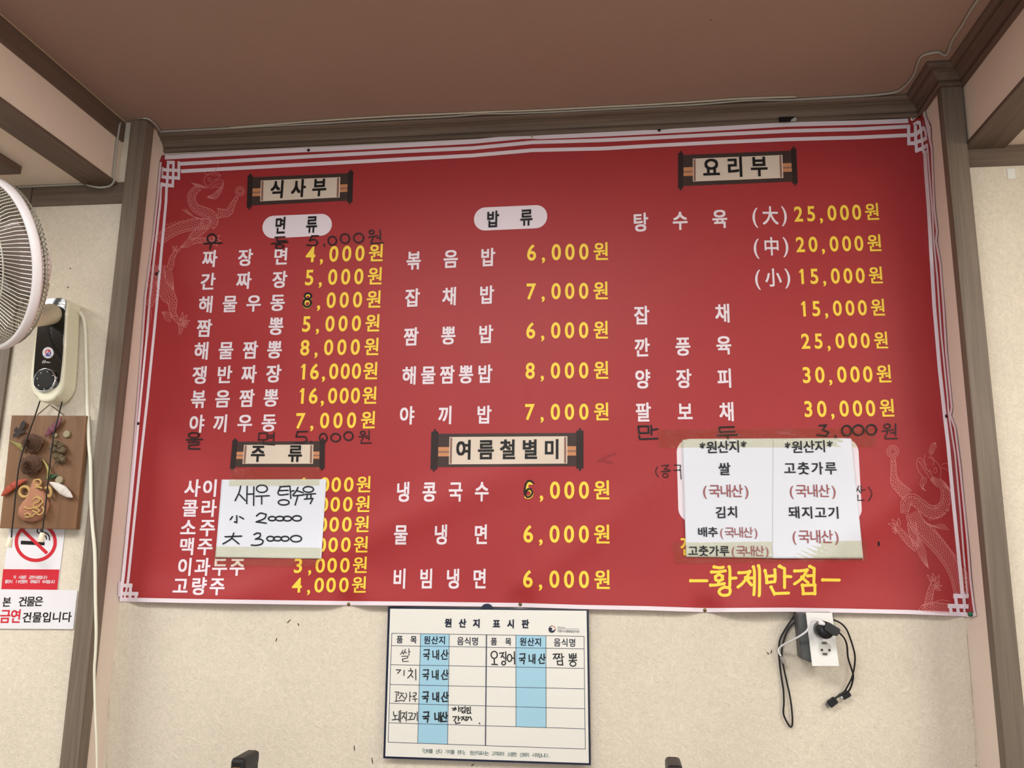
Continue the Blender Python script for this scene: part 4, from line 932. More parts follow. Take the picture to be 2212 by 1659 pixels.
for (y, xs, wd) in ((560, (455, 545, 630), 2.3), (755, (448, 540, 632), 2.4), (970, (445, 545, 632), 2.7), (1165, (450, 565, 625), 2.9), (600, (1385, 1480, 1575), 2.5)):
    hw(guk(xs[0], y)+nae(xs[1], y)+san(xs[2], y), wd)
hw([FO(225,515, 215,540, 200,555), FO(222,535, 235,550), FO(250,505, 240,535, 228,552), FO(248,530, 262,545), FO(283,500, 285,565), FO(285,530, 298,528), FO(215,575, 275,572, 270,592, 222,600, 225,625, 280,622)], 1.5)
hw([FO(160,705, 205,706, 175,740), FO(238,710, 236,760), FO(280,715, 322,716), FO(300,690, 304,712), FO(318,722, 300,755, 272,785), FO(302,750, 325,780), FO(350,702, 352,805)], 1.9)
hw([FO(150,920, 185,922, 180,955), FO(165,935, 160,1010), FO(148,1012, 200,1005), FO(195,930, 235,935), FO(215,945, 190,985), FO(215,950, 240,980), FO(205,1000, 240,1010), FO(255,930, 262,960, 240,1000), FO(295,920, 292,1012), FO(292,965, 310,962), FO(325,930, 355,928, 352,950, 325,960, 345,975), FO(320,990, 365,988), FO(345,990, 345,1015)], 1.7)
hw([FO(135,1112, 138,1150, 170,1148), FO(150,1150, 150,1190), FO(120,1192, 185,1185), FO(190,1105, 188,1205), FO(205,1100, 200,1215), FO(215,1125, 248,1122, 215,1180), FO(232,1150, 250,1180), FO(262,1110, 258,1205), FO(280,1125, 318,1125, 312,1160), FO(298,1155, 298,1185), FO(272,1190, 330,1185), FO(335,1130, 352,1132, 335,1185), FO(365,1115, 366,1200)], 1.8)
hw([FO(705,1080, 730,1078, 712,1100), FO(735,1068, 745,1090), FO(740,1080, 728,1100), FO(768,1062, 768,1110), FO(768,1085, 780,1083), FO(785,1075, 815,1072, 785,1105), FO(830,1060, 830,1105), R2(FO, 815,1115,16,9)[0:14], FO(845,1075, 848,1105, 865,1102, 862,1075, 845,1075), FO(880,1065, 880,1120), FO(850,1115, 852,1128, 888,1126)], 2.0)
hw([FO(710,1162, 748,1160, 722,1200), FO(765,1155, 765,1200), FO(765,1178, 782,1176), FO(735,1205, 740,1228, 780,1220), FO(790,1165, 820,1162, 795,1195), FO(812,1175, 828,1195), FO(838,1160, 840,1200), FO(845,1165, 870,1165, 850,1195), FO(880,1160, 895,1195), FO(968,1222, 972,1230)], 2.2)
hw([R2(FO, 1113,560,30,34), FO(1113,598, 1115,648), FO(1090,652, 1145,655)], 2.4)
hw([FO(1165,545, 1205,540, 1180,585), FO(1192,568, 1212,592), FO(1225,530, 1225,615), R2(FO, 1205,640,18,18), R2(FO, 1262,590,22,34), FO(1308,530, 1312,648), FO(1284,592, 1308,592)], 2.4)
hw([FO(1685,555, 1715,552, 1688,600), FO(1702,575, 1716,598), FO(1722,552, 1750,552, 1725,600), FO(1740,575, 1752,592), FO(1768,548, 1772,610), FO(1770,580, 1788,580), FO(1725,620, 1730,655, 1778,658, 1775,618, 1725,622)], 2.3)
hw([FO(1842,552, 1846,590, 1868,590, 1866,552), FO(1846,572, 1866,572), FO(1882,548, 1884,590, 1908,588, 1906,548), FO(1884,570, 1906,570), FO(1876,592, 1876,612), FO(1838,616, 1915,612), R2(FO, 1878,648,28,22)], 2.3)

# ------------------------------------------------------------------ wall outlet and charger
FP = frame(4.878, 1600, 1280)
outlet = thing('wall_outlet', 'white double outlet plate on a grey surface box below the banner', 'outlet', onY(1780, 1430, -0.0005))
M_GBOX = mat('dark_grey_plastic', (74, 76, 76), 0.45)
bx0 = onY(1727, 1425, -0.038)
b = MB(); q = [onY(x, y, -0.038) for x, y in FP(595,215, 980,215, 1000,690, 735,738, 690,715, 655,705, 640,690)]
b.prism(q, (0, 0.0375, 0)); b.build('surface_box', M_GBOX, outlet, bevel=0.0025)
YP = -0.0405
plate = FP(683,208, 960,212, 1032,773, 750,773)
b = MB(); b.prism([onY(x, y, YP) for x, y in plate], (0, -0.004, 0)); pl = b.build('cover_plate', M_WHITE, outlet, bevel=0.0008)
YF = YP-0.004
def socket(c, rx, ry):
    cc = onY(*c, YF); R_ = rx/4.878*1.0
    r3 = (onY(c[0]+rx/4.878, c[1], YF)-cc).length
    ob = MB().lathe([(r3, -0.0002), (r3*1.0, 0.0010), (r3*0.94, 0.0010), (r3*0.90, 0.0003), (r3*0.86, 0.0003)], cc, (0, -1, 0), 36).build('socket', M_WHITE, pl, smooth=False)
    return cc, r3
c2, r3 = socket(FP(884,588)[0], 77, 92)
M_SHADE = mat('socket_face', (198, 198, 192), 0.4)
MB().lathe([(r3*0.86, 0.0001), (r3*0.86, 0.0005)], c2, (0, -1, 0), 36).build('socket_face', M_SHADE, pl)
for dx in (-0.0052, 0.0085):
    MB().lathe([(0.0024, 0.0004), (0.0024, 0.0008)], c2+Vector((dx, 0, -0.003)), (0, -1, 0), 12).build('pin_hole', mat('socket_hole', (60, 45, 40), 0.6), pl)
for s_ in (1, -1):
    MB().box(c2.x-0.004, c2.x+0.004, c2.y-0.0022, c2.y-0.0003, c2.z+s_*r3*0.74-0.0018, c2.z+s_*r3*0.74+0.0018).build('earth_clip', mat('tarnished_metal', (96, 84, 76), 0.4, metal=0.5), pl)
c1, r31 = socket(FP(855,390)[0], 76, 86)
chg = thing('usb_charger', 'black round usb charger plugged into the upper socket of the outlet', 'charger', c1)
axc = Vector((0.08, -1, 0.0)).normalized()
MB().lathe([(0.0155, 0.0005), (0.0162, 0.003), (0.0158, 0.024), (0.0142, 0.027), (0.005, 0.0275)], c1+Vector((-0.0005, 0, 0.001)), axc, 28).build('body', mat('charger_black', (26, 27, 30), 0.3), chg, smooth=True)
# angled grey-black connector block with its cable
ca = onY(*FP(890,345)[0], -0.074); cb = onY(*FP(1030,430)[0], -0.072); dd = (cb-ca)
up_ = Vector((0, 0, 1)); sd = dd.normalized().cross(Vector((0, -1, 0))).normalized()
b = MB(); hw_ = 0.0085
b.prism([ca+sd*hw_*0.8, ca+dd*0.12+sd*hw_, ca+dd*0.75+sd*hw_, ca+dd*0.98+sd*hw_*0.6, ca+dd*0.98-sd*hw_*0.7, ca+dd*0.85-sd*hw_, ca+dd*0.1-sd*hw_, ca-sd*hw_*0.5], (0, -0.007, 0))
b.build('connector_block', mat('charcoal_plastic', (44, 46, 48), 0.5), chg, bevel=0.0015)
# white cable lead
def path(pts, y0, y1=None):
    n = len(pts); return [onY(p[0], p[1], y0+((y1 if y1 is not None else y0)-y0)*i/(n-1)) for i, p in enumerate(pts)]
wc = thing('white_charging_cable', 'short white charging cable looping left from the charger', 'cable', onY(1690, 1400, -0.02))
WCY = (-0.072, -0.072, -0.070, -0.066, -0.062, -0.060, -0.054, -0.038, -0.022, -0.0125, -0.0115, -0.0115)
MB().tube(catmull([onY(p[0], p[1], y_) for p, y_ in zip(FP(880,325, 840,300, 790,290, 745,310, 715,370, 690,410, 620,460, 530,510, 450,550, 405,590, 402,630, 425,670), WCY)], 6), 0.0019, 10).build('cable', mat('white_cable', (222, 222, 226), 0.4), wc, smooth=True)
MB().tube(path(FP(885,335, 820,318), -0.074), 0.0034, 10).build('plug', MATS['white_cable'], wc, smooth=True)
MB().tube(path(FP(425,678, 462,742), -0.0115), 0.0033, 8).build('connector', mat('grey_connector', (150, 146, 142), 0.35), wc)
bc = thing('black_charging_cable', 'long black charging cable hanging in loops either side of the outlet', 'cable', onY(1700, 1560, -0.006))
MC = mat('black_cable', (14, 13, 15), 0.4)
MB().tube(catmull(path(FP(690,225, 610,230, 560,260, 500,340, 420,480, 402,600, 412,760, 430,900, 450,1030, 455,1160, 450,1270, 480,1350, 525,1415, 545,1380, 540,1250, 520,1100, 490,960, 455,800, 435,680, 440,560, 480,430, 530,350, 600,290, 680,255), -0.0045), 6), 0.0017, 8).build('cable', MC, bc, smooth=True)
MB().tube(catmull(path(FP(975,285, 1050,320, 1110,380, 1150,470, 1185,580, 1205,680, 1195,800, 1170,900, 1130,980, 1090,1045, 1030,1085), -0.02, -0.006), 6), 0.0017, 8).build('cable', MC, bc, smooth=True)
MB().tube(catmull(path(FP(1040,425, 1090,480, 1120,560, 1130,680, 1160,780, 1185,870, 1175,950, 1150,1020, 1120,1050), -0.065, -0.006), 6), 0.0017, 8).build('cable', MC, bc, smooth=True)
def plugbox(a, b_, w_, m_, nm, y=-0.006, th=0.006):
    A0 = onY(*FP(*a)[0], y); B0 = onY(*FP(*b_)[0], y); d = (B0-A0).normalized(); s_ = d.cross(Vector((0, -1, 0))).normalized()*w_
    MB().prism([A0+s_*0.7, A0+d*0.002+s_, B0-d*0.001+s_, B0+s_*0.8, B0-s_*0.8, B0-d*0.001-s_, A0+d*0.002-s_, A0-s_*0.7], (0, -th, 0)).build(nm, m_, bc, bevel=0.0007)
plugbox((1145,1055), (1065,1100), 0.0056, MC, 'plug'); plugbox((1070,1090), (1045,1110), 0.003, mat('steel', (180, 180, 180), 0.3, metal=1), 'plug')
MB().tube(catmull(path(FP(1120,1040, 1060,1075, 1010,1105, 985,1125), -0.012), 5), 0.0019, 8).build('cable', MC, bc, smooth=True)
plugbox((1000,1120), (925,1180), 0.0068, MC, 'plug'); plugbox((925,1175), (900,1195), 0.0040, mat('dull_metal', (110, 108, 104), 0.35, metal=0.8), 'plug', th=0.003)

# ------------------------------------------------------------------ grey wiring along the ceiling edge
M_CAB = mat('grey_wire', (168, 166, 158), 0.5)
def onZs(pts, z): return [onZ(x, y, z) for x, y in pts]
def avoid(P):
    out = []
    for p in P:
        q = Vector(p)
        if -1.058 < q.x < 0.622 and q.y > -0.0425: q.y = -0.0425
        out.append(q)
    return out
wire = thing('ceiling_wire', 'grey wire running along the crown moulding and down beside the left post', 'wire', onY(245, 400, -0.1))
FK = frame(3.607, 0, 0)
def under(P): return [Vector((p.x, p.y, min(p.z, 2.2468))) if p.x < -1.124 else p for p in P]
MB().tube(catmull(under([onY(40, 398, -0.0945), onY(100, 397.5, -0.0945), onY(178, 397, -0.0945), onY(192, 401, -0.112), onY(210, 404.5, -0.118), onY(228, 404, -0.116), onY(241, 399, -0.104), onY(247, 388, -0.110), onY(246.5, 370, -0.110), onY(250, 335, -0.110), onY(254, 300, -0.110), onY(257, 280, -0.110), onY(259, 269, -0.110), onY(264, 261, -0.0945), onY(276, 256, -0.0985), onY(292, 254.5, -0.1005), onY(310, 255, -0.1005)]), 6), 0.0022, 8).build('wire', M_CAB, wire, smooth=True)
pts = [(310, 255), (322, 257.5), (334, 267), (343, 278), (350, 287), (362, 290.5), (380, 290), (430, 286), (500, 281), (560, 273), (620, 270), (700, 266), (780, 261), (860, 257), (940, 253), (1000, 249), (1040, 245), (1090, 245), (1180, 246), (1250, 243), (1330, 238), (1420, 231), (1500, 226), (1560, 221), (1620, 216), (1700, 216), (1800, 211), (1880, 206), (1930, 200), (1950, 190), (1965, 175), (1977, 155), (1982, 138), (1988, 125), (1998, 118), (2015, 114), (2028, 113), (2036, 118), (2044, 118), (2050, 108), (2055, 92), (2064, 76), (2080, 52), (2095, 25), (2112, 0), (2150, -55)]
P3 = avoid([onZ(x, y, ZC-0.0028) for x, y in pts])
MB().tube(catmull(P3, 5), 0.0024, 8).build('wire', M_CAB, wire, smooth=True)
wire2 = thing('ceiling_wire', 'second pale wire on the ceiling above the middle of the crown moulding', 'wire', onZ(800, 255, ZC-0.003))
pts = [(495, 276), (560, 271), (700, 260), (860, 250), (960, 246), (1060, 241.5), (1160, 238), (1300, 231), (1400, 226), (1500, 220), (1600, 213), (1720, 209)]
MB().tube(catmull(avoid([onZ(x, y, ZC-0.0024) for x, y in pts]), 5), 0.0020, 8).build('wire', mat('pale_wire', (196, 188, 170), 0.5), wire2, smooth=True)

# ------------------------------------------------------------------ wall fan
M_CREAM = mat('cream_plastic', (226, 222, 198), 0.3, 0.5, coat=0.2); M_GLB = mat('glossy_black_panel', (8, 9, 12), 0.08, 0.6, coat=0.5)
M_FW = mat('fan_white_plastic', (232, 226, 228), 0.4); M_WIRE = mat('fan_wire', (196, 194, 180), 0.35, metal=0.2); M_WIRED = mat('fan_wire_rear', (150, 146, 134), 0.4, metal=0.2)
FF = frame(3.017, 0, 350)
fan = thing('wall_fan', 'white wall fan with cream mount and black control panel at the left edge', 'fan', onY(110, 868, -0.09))
YD = -0.135
body = FF(305,885, 370,882, 430,900, 425,1000, 412,1250, 398,1415, 392,1470, 360,1530, 320,1558, 270,1562, 225,1530, 198,1480, 190,1400, 205,1250, 232,1040, 260,905)
def extr(pts_px, y0, depth, name, m_, parent, bevel=0.0, smooth=False):
    return MB().prism([onY(x, y, y0) for x, y in pts_px], (0, depth, 0)).build(name, m_, parent, bevel=bevel, bseg=3)
hull = smooth2(FF(290,892, 365,884, 440,905, 436,1000, 424,1250, 412,1415, 400,1478, 362,1534, 318,1560, 268,1562, 226,1532, 200,1480, 192,1400, 206,1250, 232,1040, 258,915, 290,892), 4)[:-1]
body_o = extr(hull, YD, 0.0465, 'mount_body', M_CREAM, fan, 0.006)
panel = smooth2(FF(300,893, 365,886, 428,902, 424,1000, 410,1250, 394,1402, 384,1440, 360,1472, 300,1492, 245,1478, 222,1440, 219,1400, 234,1200, 250,1050, 275,920, 300,893), 4)[:-1]
pan = extr(panel, YD-0.0006, -0.0012, 'control_panel', M_GLB, body_o, 0.0006)
S_PAN = planeY(YD-0.0022)
kc = onY(*FF(298,1423)[0], YD-0.0015); kr = 0.0262
MB().lathe([(kr, 0), (kr, 0.004), (kr*0.93, 0.0062), (kr*0.90, 0.0058), (kr*0.895, 0.003)], kc, (0, -1, 0), 40, None, False).build('dial_ring', mat('chrome', (210, 212, 216), 0.12, metal=1), pan, smooth=True)
kn = MB().lathe([(kr*0.89, 0.0), (kr*0.89, 0.0048), (kr*0.80, 0.0056), (0.001, 0.0056)], kc, (0, -1, 0), 40).build('timer_dial', mat('dial_black', (12, 13, 16), 0.22, 0.5), pan, smooth=False)
SK = planeY(kc.y-0.0059)
b = MB()
for a in range(8):
    an = a*PI/4+0.2; c_ = FF(298+56*math.cos(an), 1423+58*math.sin(an))[0]; poly(b, SK, [(c_[0]+1.3*math.cos(t*PI/3), c_[1]+1.3*math.sin(t*PI/3)) for t in range(6)], 0.0)
b.build('dial_marks', mat('dial_print', (190, 196, 200), 0.5), kn, fix=False)
lc = FF(313,1243)[0]
b = MB(); fan_poly(b, S_PAN, ring(lc[0], lc[1], 12.2, 12.2, 28)[:-1], 0.0002); lg = b.build('round_emblem', mat('emblem_white', (220, 220, 226), 0.5), pan, fix=False)
b = MB(); strip(b, S_PAN, smooth2([(lc[0]-4, lc[1]+3), (lc[0]-5.5, lc[1]-2), (lc[0]-1.5, lc[1]-6), (lc[0]+4, lc[1]-5), (lc[0]+1, lc[1]-2.5), (lc[0]-.5, lc[1]-.5)], 5), 2.6, 0.0004, 2); b.build('emblem_swirl', mat('emblem_red2', (206, 52, 60), .5), lg, fix=False)
b = MB(); strip(b, S_PAN, smooth2([(lc[0]+4, lc[1]-3), (lc[0]+5.5, lc[1]+1.5), (lc[0]+1.5, lc[1]+5.2), (lc[0]-3.5, lc[1]+4.5), (lc[0]-.5, lc[1]+2), (lc[0]+.8, lc[1])], 5), 2.6, 0.0005, 2); b.build('emblem_swirl', mat('emblem_blue', (52, 50, 140), .5), lg, fix=False)
b = MB(); strip(b, S_PAN, [(lc[0]-8, lc[1]+7.2), (lc[0]+8, lc[1]+7.2)], 1.2, 0.0005, 4); b.build('emblem_swirl', MATS['emblem_blue'], lg, fix=False)
strokes(S_PAN, mat('script_print', (196, 196, 190), .5), 'script_lettering', pan, [FF(278,1298, 286,1292, 276,1312), FF(274,1305, 292,1300), FF(296,1290, 286,1312), FF(293,1308, 300,1300, 302,1308, 308,1302, 310,1308, 316,1302, 318,1308, 328,1304)], 1.1, 0.0003)
b = MB()
for t_ in ((222,1512,250,1535), (362,1530,395,1512)): strip(b, planeY(YD-0.0003), FF(*t_), 1.4, 0.0, 5)
b.build('small_print', mat('faint_grey_print', (150, 148, 130), 0.5), body_o, fix=False)
# arm from the mount to the motor, fan head turned a little to the left
NRM = Vector((-math.sin(.423)*math.cos(.267), -math.cos(.423)*math.cos(.267), -math.sin(.267))).normalized()     # the way the fan blows
FC3 = onY(-23.5, 570.3, -0.357); RR = 0.1575
mot = FC3-NRM*0.10
arm0 = onY(111, 678, YD-0.006); arm1 = onY(62, 688, -0.235); ad = (arm1-arm0).normalized()
b = MB(); b.tube([arm0-ad*0.017, arm0-ad*0.0155, arm0-ad*0.011, arm0-ad*0.004, arm0+ad*0.006, arm1, mot+Vector((0, 0, -0.035))], [0.004, 0.011, 0.0175, 0.0215, 0.0228, 0.0222, 0.020], 24)
b.build('arm', mat('aged_cream_plastic', (222, 214, 188), 0.35), fan, smooth=True)
MB().lathe([(0.012, 0.108), (0.030, 0.104), (0.046, 0.094), (0.053, 0.078), (0.055, 0.055), (0.053, 0.035), (0.045, 0.028)], FC3, -NRM, 32).build('motor_housing', mat('motor_pinkish_white', (238, 232, 232), 0.4), fan, smooth=True)
ux = NRM.orthogonal().normalized(); uy = NRM.cross(ux)
def disc_pt(r, a, h): return FC3+(ux*math.cos(a)+uy*math.sin(a))*r+NRM*h
ringpts = [disc_pt(RR, 2*PI*i/72, 0) for i in range(73)]
rimv = MB().lathe([(RR-0.001, -0.008), (RR+0.006, -0.0085), (RR+0.0075, -0.004), (RR+0.0075, 0.005), (RR+0.004, 0.009), (RR-0.001, 0.008), (RR-0.001, -0.008)], FC3, NRM, 72).f  # ring only
vs2 = []; prof = [(RR-0.001, -0.008), (RR+0.006, -0.0085), (RR+0.0075, -0.004), (RR+0.0075, 0.005), (RR+0.004, 0.009), (RR-0.001, 0.008)]
for (r, h) in prof: vs2 += [disc_pt(r, 2*PI*i/72, h) for i in range(72)]
k = len(prof); MB().add(vs2, [(((i) % k)*72+j, ((i) % k)*72+(j+1) % 72, ((i+1) % k)*72+(j+1) % 72, ((i+1) % k)*72+j) for i in range(k) for j in range(72)]).build('rim_ring', M_FW, fan, smooth=True)
fg = MB(); NW_ = 120
for i in range(NW_):
    a = 2*PI*i/NW_
    fg.tube([disc_pt(RR, a, 0.004), disc_pt(RR*0.93, a+0.012, 0.022), disc_pt(RR*0.75, a+0.05, 0.037), disc_pt(RR*0.5, a+0.11, 0.046), disc_pt(RR*0.26, a+0.17, 0.050)], 0.00085, 4, False)
for r, h in ((RR*0.75, 0.0375), (RR*0.26, 0.050)):
    fg.tube([disc_pt(r, 2*PI*i/48, h) for i in range(49)], 0.0013, 5, False)
fg.build('front_grille', M_WIRE, fan)['kind'] = 'stuff'
rg = MB()
for i in range(96):
    a = 2*PI*i/96
    rg.tube([disc_pt(RR, a, -0.004), disc_pt(RR*1.0, a-0.01, -0.018), disc_pt(RR*0.93, a-0.02, -0.030), disc_pt(RR*0.7, a-0.03, -0.036), disc_pt(RR*0.34, a-0.04, -0.038)], 0.0009, 4, False)
for r, h in ((RR*1.0, -0.020), (RR*0.8, -0.034), (RR*0.55, -0.0375), (RR*0.34, -0.038)):
    rg.tube([disc_pt(r, 2*PI*i/48, h) for i in range(49)], 0.0012, 5, False)
rg.build('rear_grille', M_WIRED, fan)['kind'] = 'stuff'
MB().lathe([(0.040, 0.046), (0.041, 0.053), (0.02, 0.057)], FC3, NRM, 32).build('badge_cap', M_FW, fan, smooth=True)
hub = MB().lathe([(0.026, -0.03), (0.028, 0.015), (0.018, 0.026), (0.004, 0.03)], FC3, NRM, 24).build('blade_hub', mat('blade_plastic', (128, 112, 108), 0.25, 0.5), fan, smooth=True)
for q in range(3):
    b = MB(); N1, N2 = 12, 8; vv = []
    for i in range(N1+1):
        t = i/N1; r = 0.022+t*(RR*0.9-0.022)
        for j in range(N2+1):
            s_ = j/N2; wdt = (0.5+0.75*math.sin(PI*min(1, 0.15+t*0.8)))*1.0
            a = 2*PI*q/3+(s_-0.5)*wdt*1.35+t*0.35; h = -0.014+(s_)*0.034*(1-0.4*t)
            vv.append(disc_pt(r, a, h))
    b.add(vv, [(i*(N2+1)+j, (i+1)*(N2+1)+j, (i+1)*(N2+1)+j+1, i*(N2+1)+j+1) for i in range(N1) for j in range(N2)])
    o = b.build('blade', MATS['blade_plastic'], fan, smooth=True, fix=False); s_ = o.modifiers.new('t', 'SOLIDIFY'); s_.thickness = 0.0018
# power cord down the post and the two pull cords over the plank
F2 = frame(3.072, 0, 860)
FZ = frame(2.967, 0, 1100)
cord = [onY(*FF(520,975)[0], -0.105), onY(*FF(545,1020)[0], -0.100), onY(*FF(556,1100)[0], -0.0975)]
cord += [onY(*p, -0.0965) for p in [(185, 740), (186.5, 800), (188, 860)]]
cord += [onY(*p, -0.1005) for p in F2(580,60, 585,160, 590,300, 600,420, 603,560, 605,700, 615,860, 628,1000, 632,1150, 633,1300, 636,1440, 638,1560)]
cord += [onY(*p, -0.099) for p in FZ(611,930, 605,1020, 606,1150, 610,1300, 618,1480, 620,1600, 621,1700)]
MB().tube(catmull(cord, 6), [0.0036]*(6*13)+[0.0036-0.0016*min(1, i/60) for i in range(6*(len(cord)-1)+1-78)], 8).build('power_cord', mat('cream_cord', (224, 222, 204), 0.45), fan, smooth=True)
M_CORD = mat('black_cord', (22, 18, 18), 0.6)
for top, pth, tip in ((F2(265,15), F2(265,20, 225,140, 190,240, 155,340, 125,460, 108,600, 92,760, 80,870, 76,925), F2(70,925, 55,990)),
                      (F2(412,20), F2(412,25, 385,130, 355,260, 335,400, 318,560, 305,690, 292,800, 280,895), F2(283,892, 270,955))):
    MB().tube(catmull([onY(*p, -0.150) if i else onY(*p, -0.125) for i, p in enumerate(pth)], 5), 0.0014, 6).build('pull_cord', M_CORD, fan, smooth=True)
    a = onY(*tip[0], -0.150); b_ = onY(*tip[1], -0.150)
    MB().tube([a, a+(b_-a)*0.1, b_*0.95+a*0.05, b_], [0.003, 0.0048, 0.0066, 0.0064], 14).build('pull_knob', mat('ivory_plastic', (226, 216, 192), 0.4), fan, smooth=True)

# ------------------------------------------------------------------ plank with dried plants
M_PLK = wood('plank_wood', (122, 88, 62), 'z', 0.72, 1.1, 0.5, 0.6)
plank = thing('wooden_plaque', 'brown wooden plaque carrying dried plants hanging below the fan', 'wall decoration', onY(85, 1142, -0.1))
b = MB(); b.prism([onY(x, y, -0.108) for x, y in ((25, 897), (187.5, 898), (163.5, 1143.5), (-1, 1141))], (0, 0.014, 0)); b.build('board', M_PLK, plank, bevel=0.0012)
b = MB(); b.tube([onY(80, 897, -0.1), onY(107, 874, -0.0905), onY(138, 897, -0.1)], 0.0012, 6); b.build('hanging_string', mat('brown_string', (120, 104, 80), 0.8), plank)
YK = -0.109
def P2(x, y, d=0.0): return onY(*F2(x, y)[0], YK-d)
def blob(mb, c, r, seed, rough=0.25, seg=10, flat=0.7):
    random.seed(seed); vs = []; n1, n2 = 7, seg
    for i in range(n1+1):
        th = PI*i/n1
        for j in range(n2):
            ph = 2*PI*j/n2; rr = r*(1+rough*(random.random()-0.5))
            vs.append(c+Vector((rr*math.sin(th)*math.cos(ph), -rr*flat*math.sin(th)*math.sin(ph), rr*math.cos(th))))
    mb.add(vs, [(i*n2+j, i*n2+(j+1) % n2, (i+1)*n2+(j+1) % n2, (i+1)*n2+j) for i in range(n1) for j in range(n2)])
M_CONE = mat('pine_cone_brown', (76, 50, 32), 0.75, var=0.35, vscale=160)
def cone(x, y, rx, seed):
    """pine cone seen from its base: rings of overlapping pointed scales"""
    random.seed(seed); b = MB(); c = P2(x, y, 0.006); R0 = rx/3.072*0.001
    blob(b, c, R0*0.6, seed, 0.1)
    for k in range(6):
        rr = R0*(1.0-k*0.16); nn = max(4, 15-k*2)
        for i in range(nn):
            a = 2*PI*i/nn+k*0.37+random.random()*0.2; d = Vector((math.cos(a), 0, math.sin(a)*0.88)); s_ = Vector((-math.sin(a), 0, math.cos(a)))
            o = c+Vector((0, -0.003-0.003*k, 0)); wd = R0*0.24
            tip = o+d*rr*(0.92+0.14*random.random())+Vector((0, -0.001, 0)); mid = o+d*rr*0.62+Vector((0, -0.0035, 0)); root = o+d*rr*0.15
            b.add([root, mid+s_*wd, tip+s_*wd*0.7-d*R0*0.06, tip-s_*wd*0.7-d*R0*0.06, mid-s_*wd, mid+Vector((0, 0.0035, 0))], [(0, 1, 2, 3, 4), (0, 5, 1), (1, 5, 2), (2, 5, 3), (3, 5, 4), (4, 5, 0)])
    b.build('pine_cone', M_CONE, plank)
cone(222, 300, 78, 3); cone(215, 448, 84, 4)
b = MB()
for i, (x, y) in enumerate(((372,300), (402,315), (358,345), (392,350), (418,345), (372,385), (400,392), (418,408), (345,322), (385,410))): blob(b, P2(x, y, 0.006+0.002*(i % 3)), 0.0068, 20+i, 0.35, 8, 0.9)
b.tube([P2(390, 390, 0.005), P2(350, 460, 0.003), P2(338, 490, 0.002)], 0.0008, 5)
b.build('alder_cone_cluster', mat('alder_brown', (98, 84, 62), 0.8, var=0.3, vscale=120), plank)
for (x, y, r) in ((447,240,24), (372,247,15), (397,545,26)):
    o = MB().lathe([(r/3.072*0.001, 0), (r/3.072*0.00102, 0.003), (r/3.072*0.00085, 0.0046)], P2(x, y, 0), (0, -1, 0), 20).build('wood_disc', mat('grey_disc', (150, 140, 112), 0.7, var=0.15, vscale=90), plank)
def pod(name, pts, ws, col, d=0.004, th=0.35):
    sp = catmull([P2(*p, d) for p in pts], 6); n = len(sp); ws2 = []
    for i in range(n):
        t = i/(n-1)*(len(ws)-1); k0 = min(int(t), len(ws)-2); ws2.append((ws[k0]*(1-(t-k0))+ws[k0+1]*(t-k0))/3.072*0.001)
    b = MB(); vs = []; sg_ = 10
    for i, p in enumerate(sp):
        t = (sp[min(i+1, n-1)]-sp[max(i-1, 0)]).normalized(); s_ = t.cross(Vector((0, -1, 0))).normalized()
        for j in range(sg_):
            a = 2*PI*j/sg_; vs.append(p+s_*math.cos(a)*ws2[i]/2+Vector((0, -1, 0))*math.sin(a)*ws2[i]*th/2*(1+0.3*math.sin(i*1.7)))
    b.add(vs, [(i*sg_+j, i*sg_+(j+1) % sg_, (i+1)*sg_+(j+1) % sg_, (i+1)*sg_+j) for i in range(n-1) for j in range(sg_)]+[tuple(range(sg_)), tuple((n-1)*sg_+j for j in range(sg_))])
    b.build(name, mat(name+'_m', col, 0.6, var=0.2, vscale=90), plank, smooth=True)
pod('purple_petal', [(408,125), (385,165), (340,210), (298,256)], [4, 40, 56, 6], (112, 60, 74), 0.006)
pod('red_leaf', [(8,650), (40,622), (90,580), (140,555), (180,538)], [3, 44, 54, 32, 4], (156, 66, 44), 0.005)
pod('white_pod', [(330,558), (370,580), (415,610), (455,640), (482,658)], [4, 42, 62, 44, 4], (206, 198, 190), 0.009)
pod('green_leaf', [(300,535), (340,522), (388,508)], [6, 34, 3], (52, 82, 52), 0.005)
pod('yellow_leaf', [(60,282), (100,300), (135,322), (165,355)], [3, 18, 40, 8], (132, 122, 68), 0.003)
pod('yellow_stem', [(283,405), (305,440), (325,490), (315,540)], [4, 12, 24, 8], (160, 150, 84), 0.009, 0.7)
# small butterfly: two pairs of dark wings and a body
b = MB()
for w_ in ([(125,210), (140,165), (155,148), (170,160), (165,190), (145,212)], [(125,210), (105,225), (85,245), (90,262), (115,258), (140,235)], [(128,212), (150,215), (172,212), (165,228), (140,238)], [(122,205), (112,190), (100,200), (92,225), (110,222)]):
    cc_ = [P2(x, y, 0.003+0.0035*abs(x-128)/50) for x, y in w_]; b.prism(cc_, (0, -0.0006, 0))
b.tube([P2(112, 232, 0.003), P2(145, 190, 0.003)], 0.0011, 6)
b.build('butterfly', mat('dark_wing', (48, 40, 40), 0.7, var=0.4, vscale=150), plank)
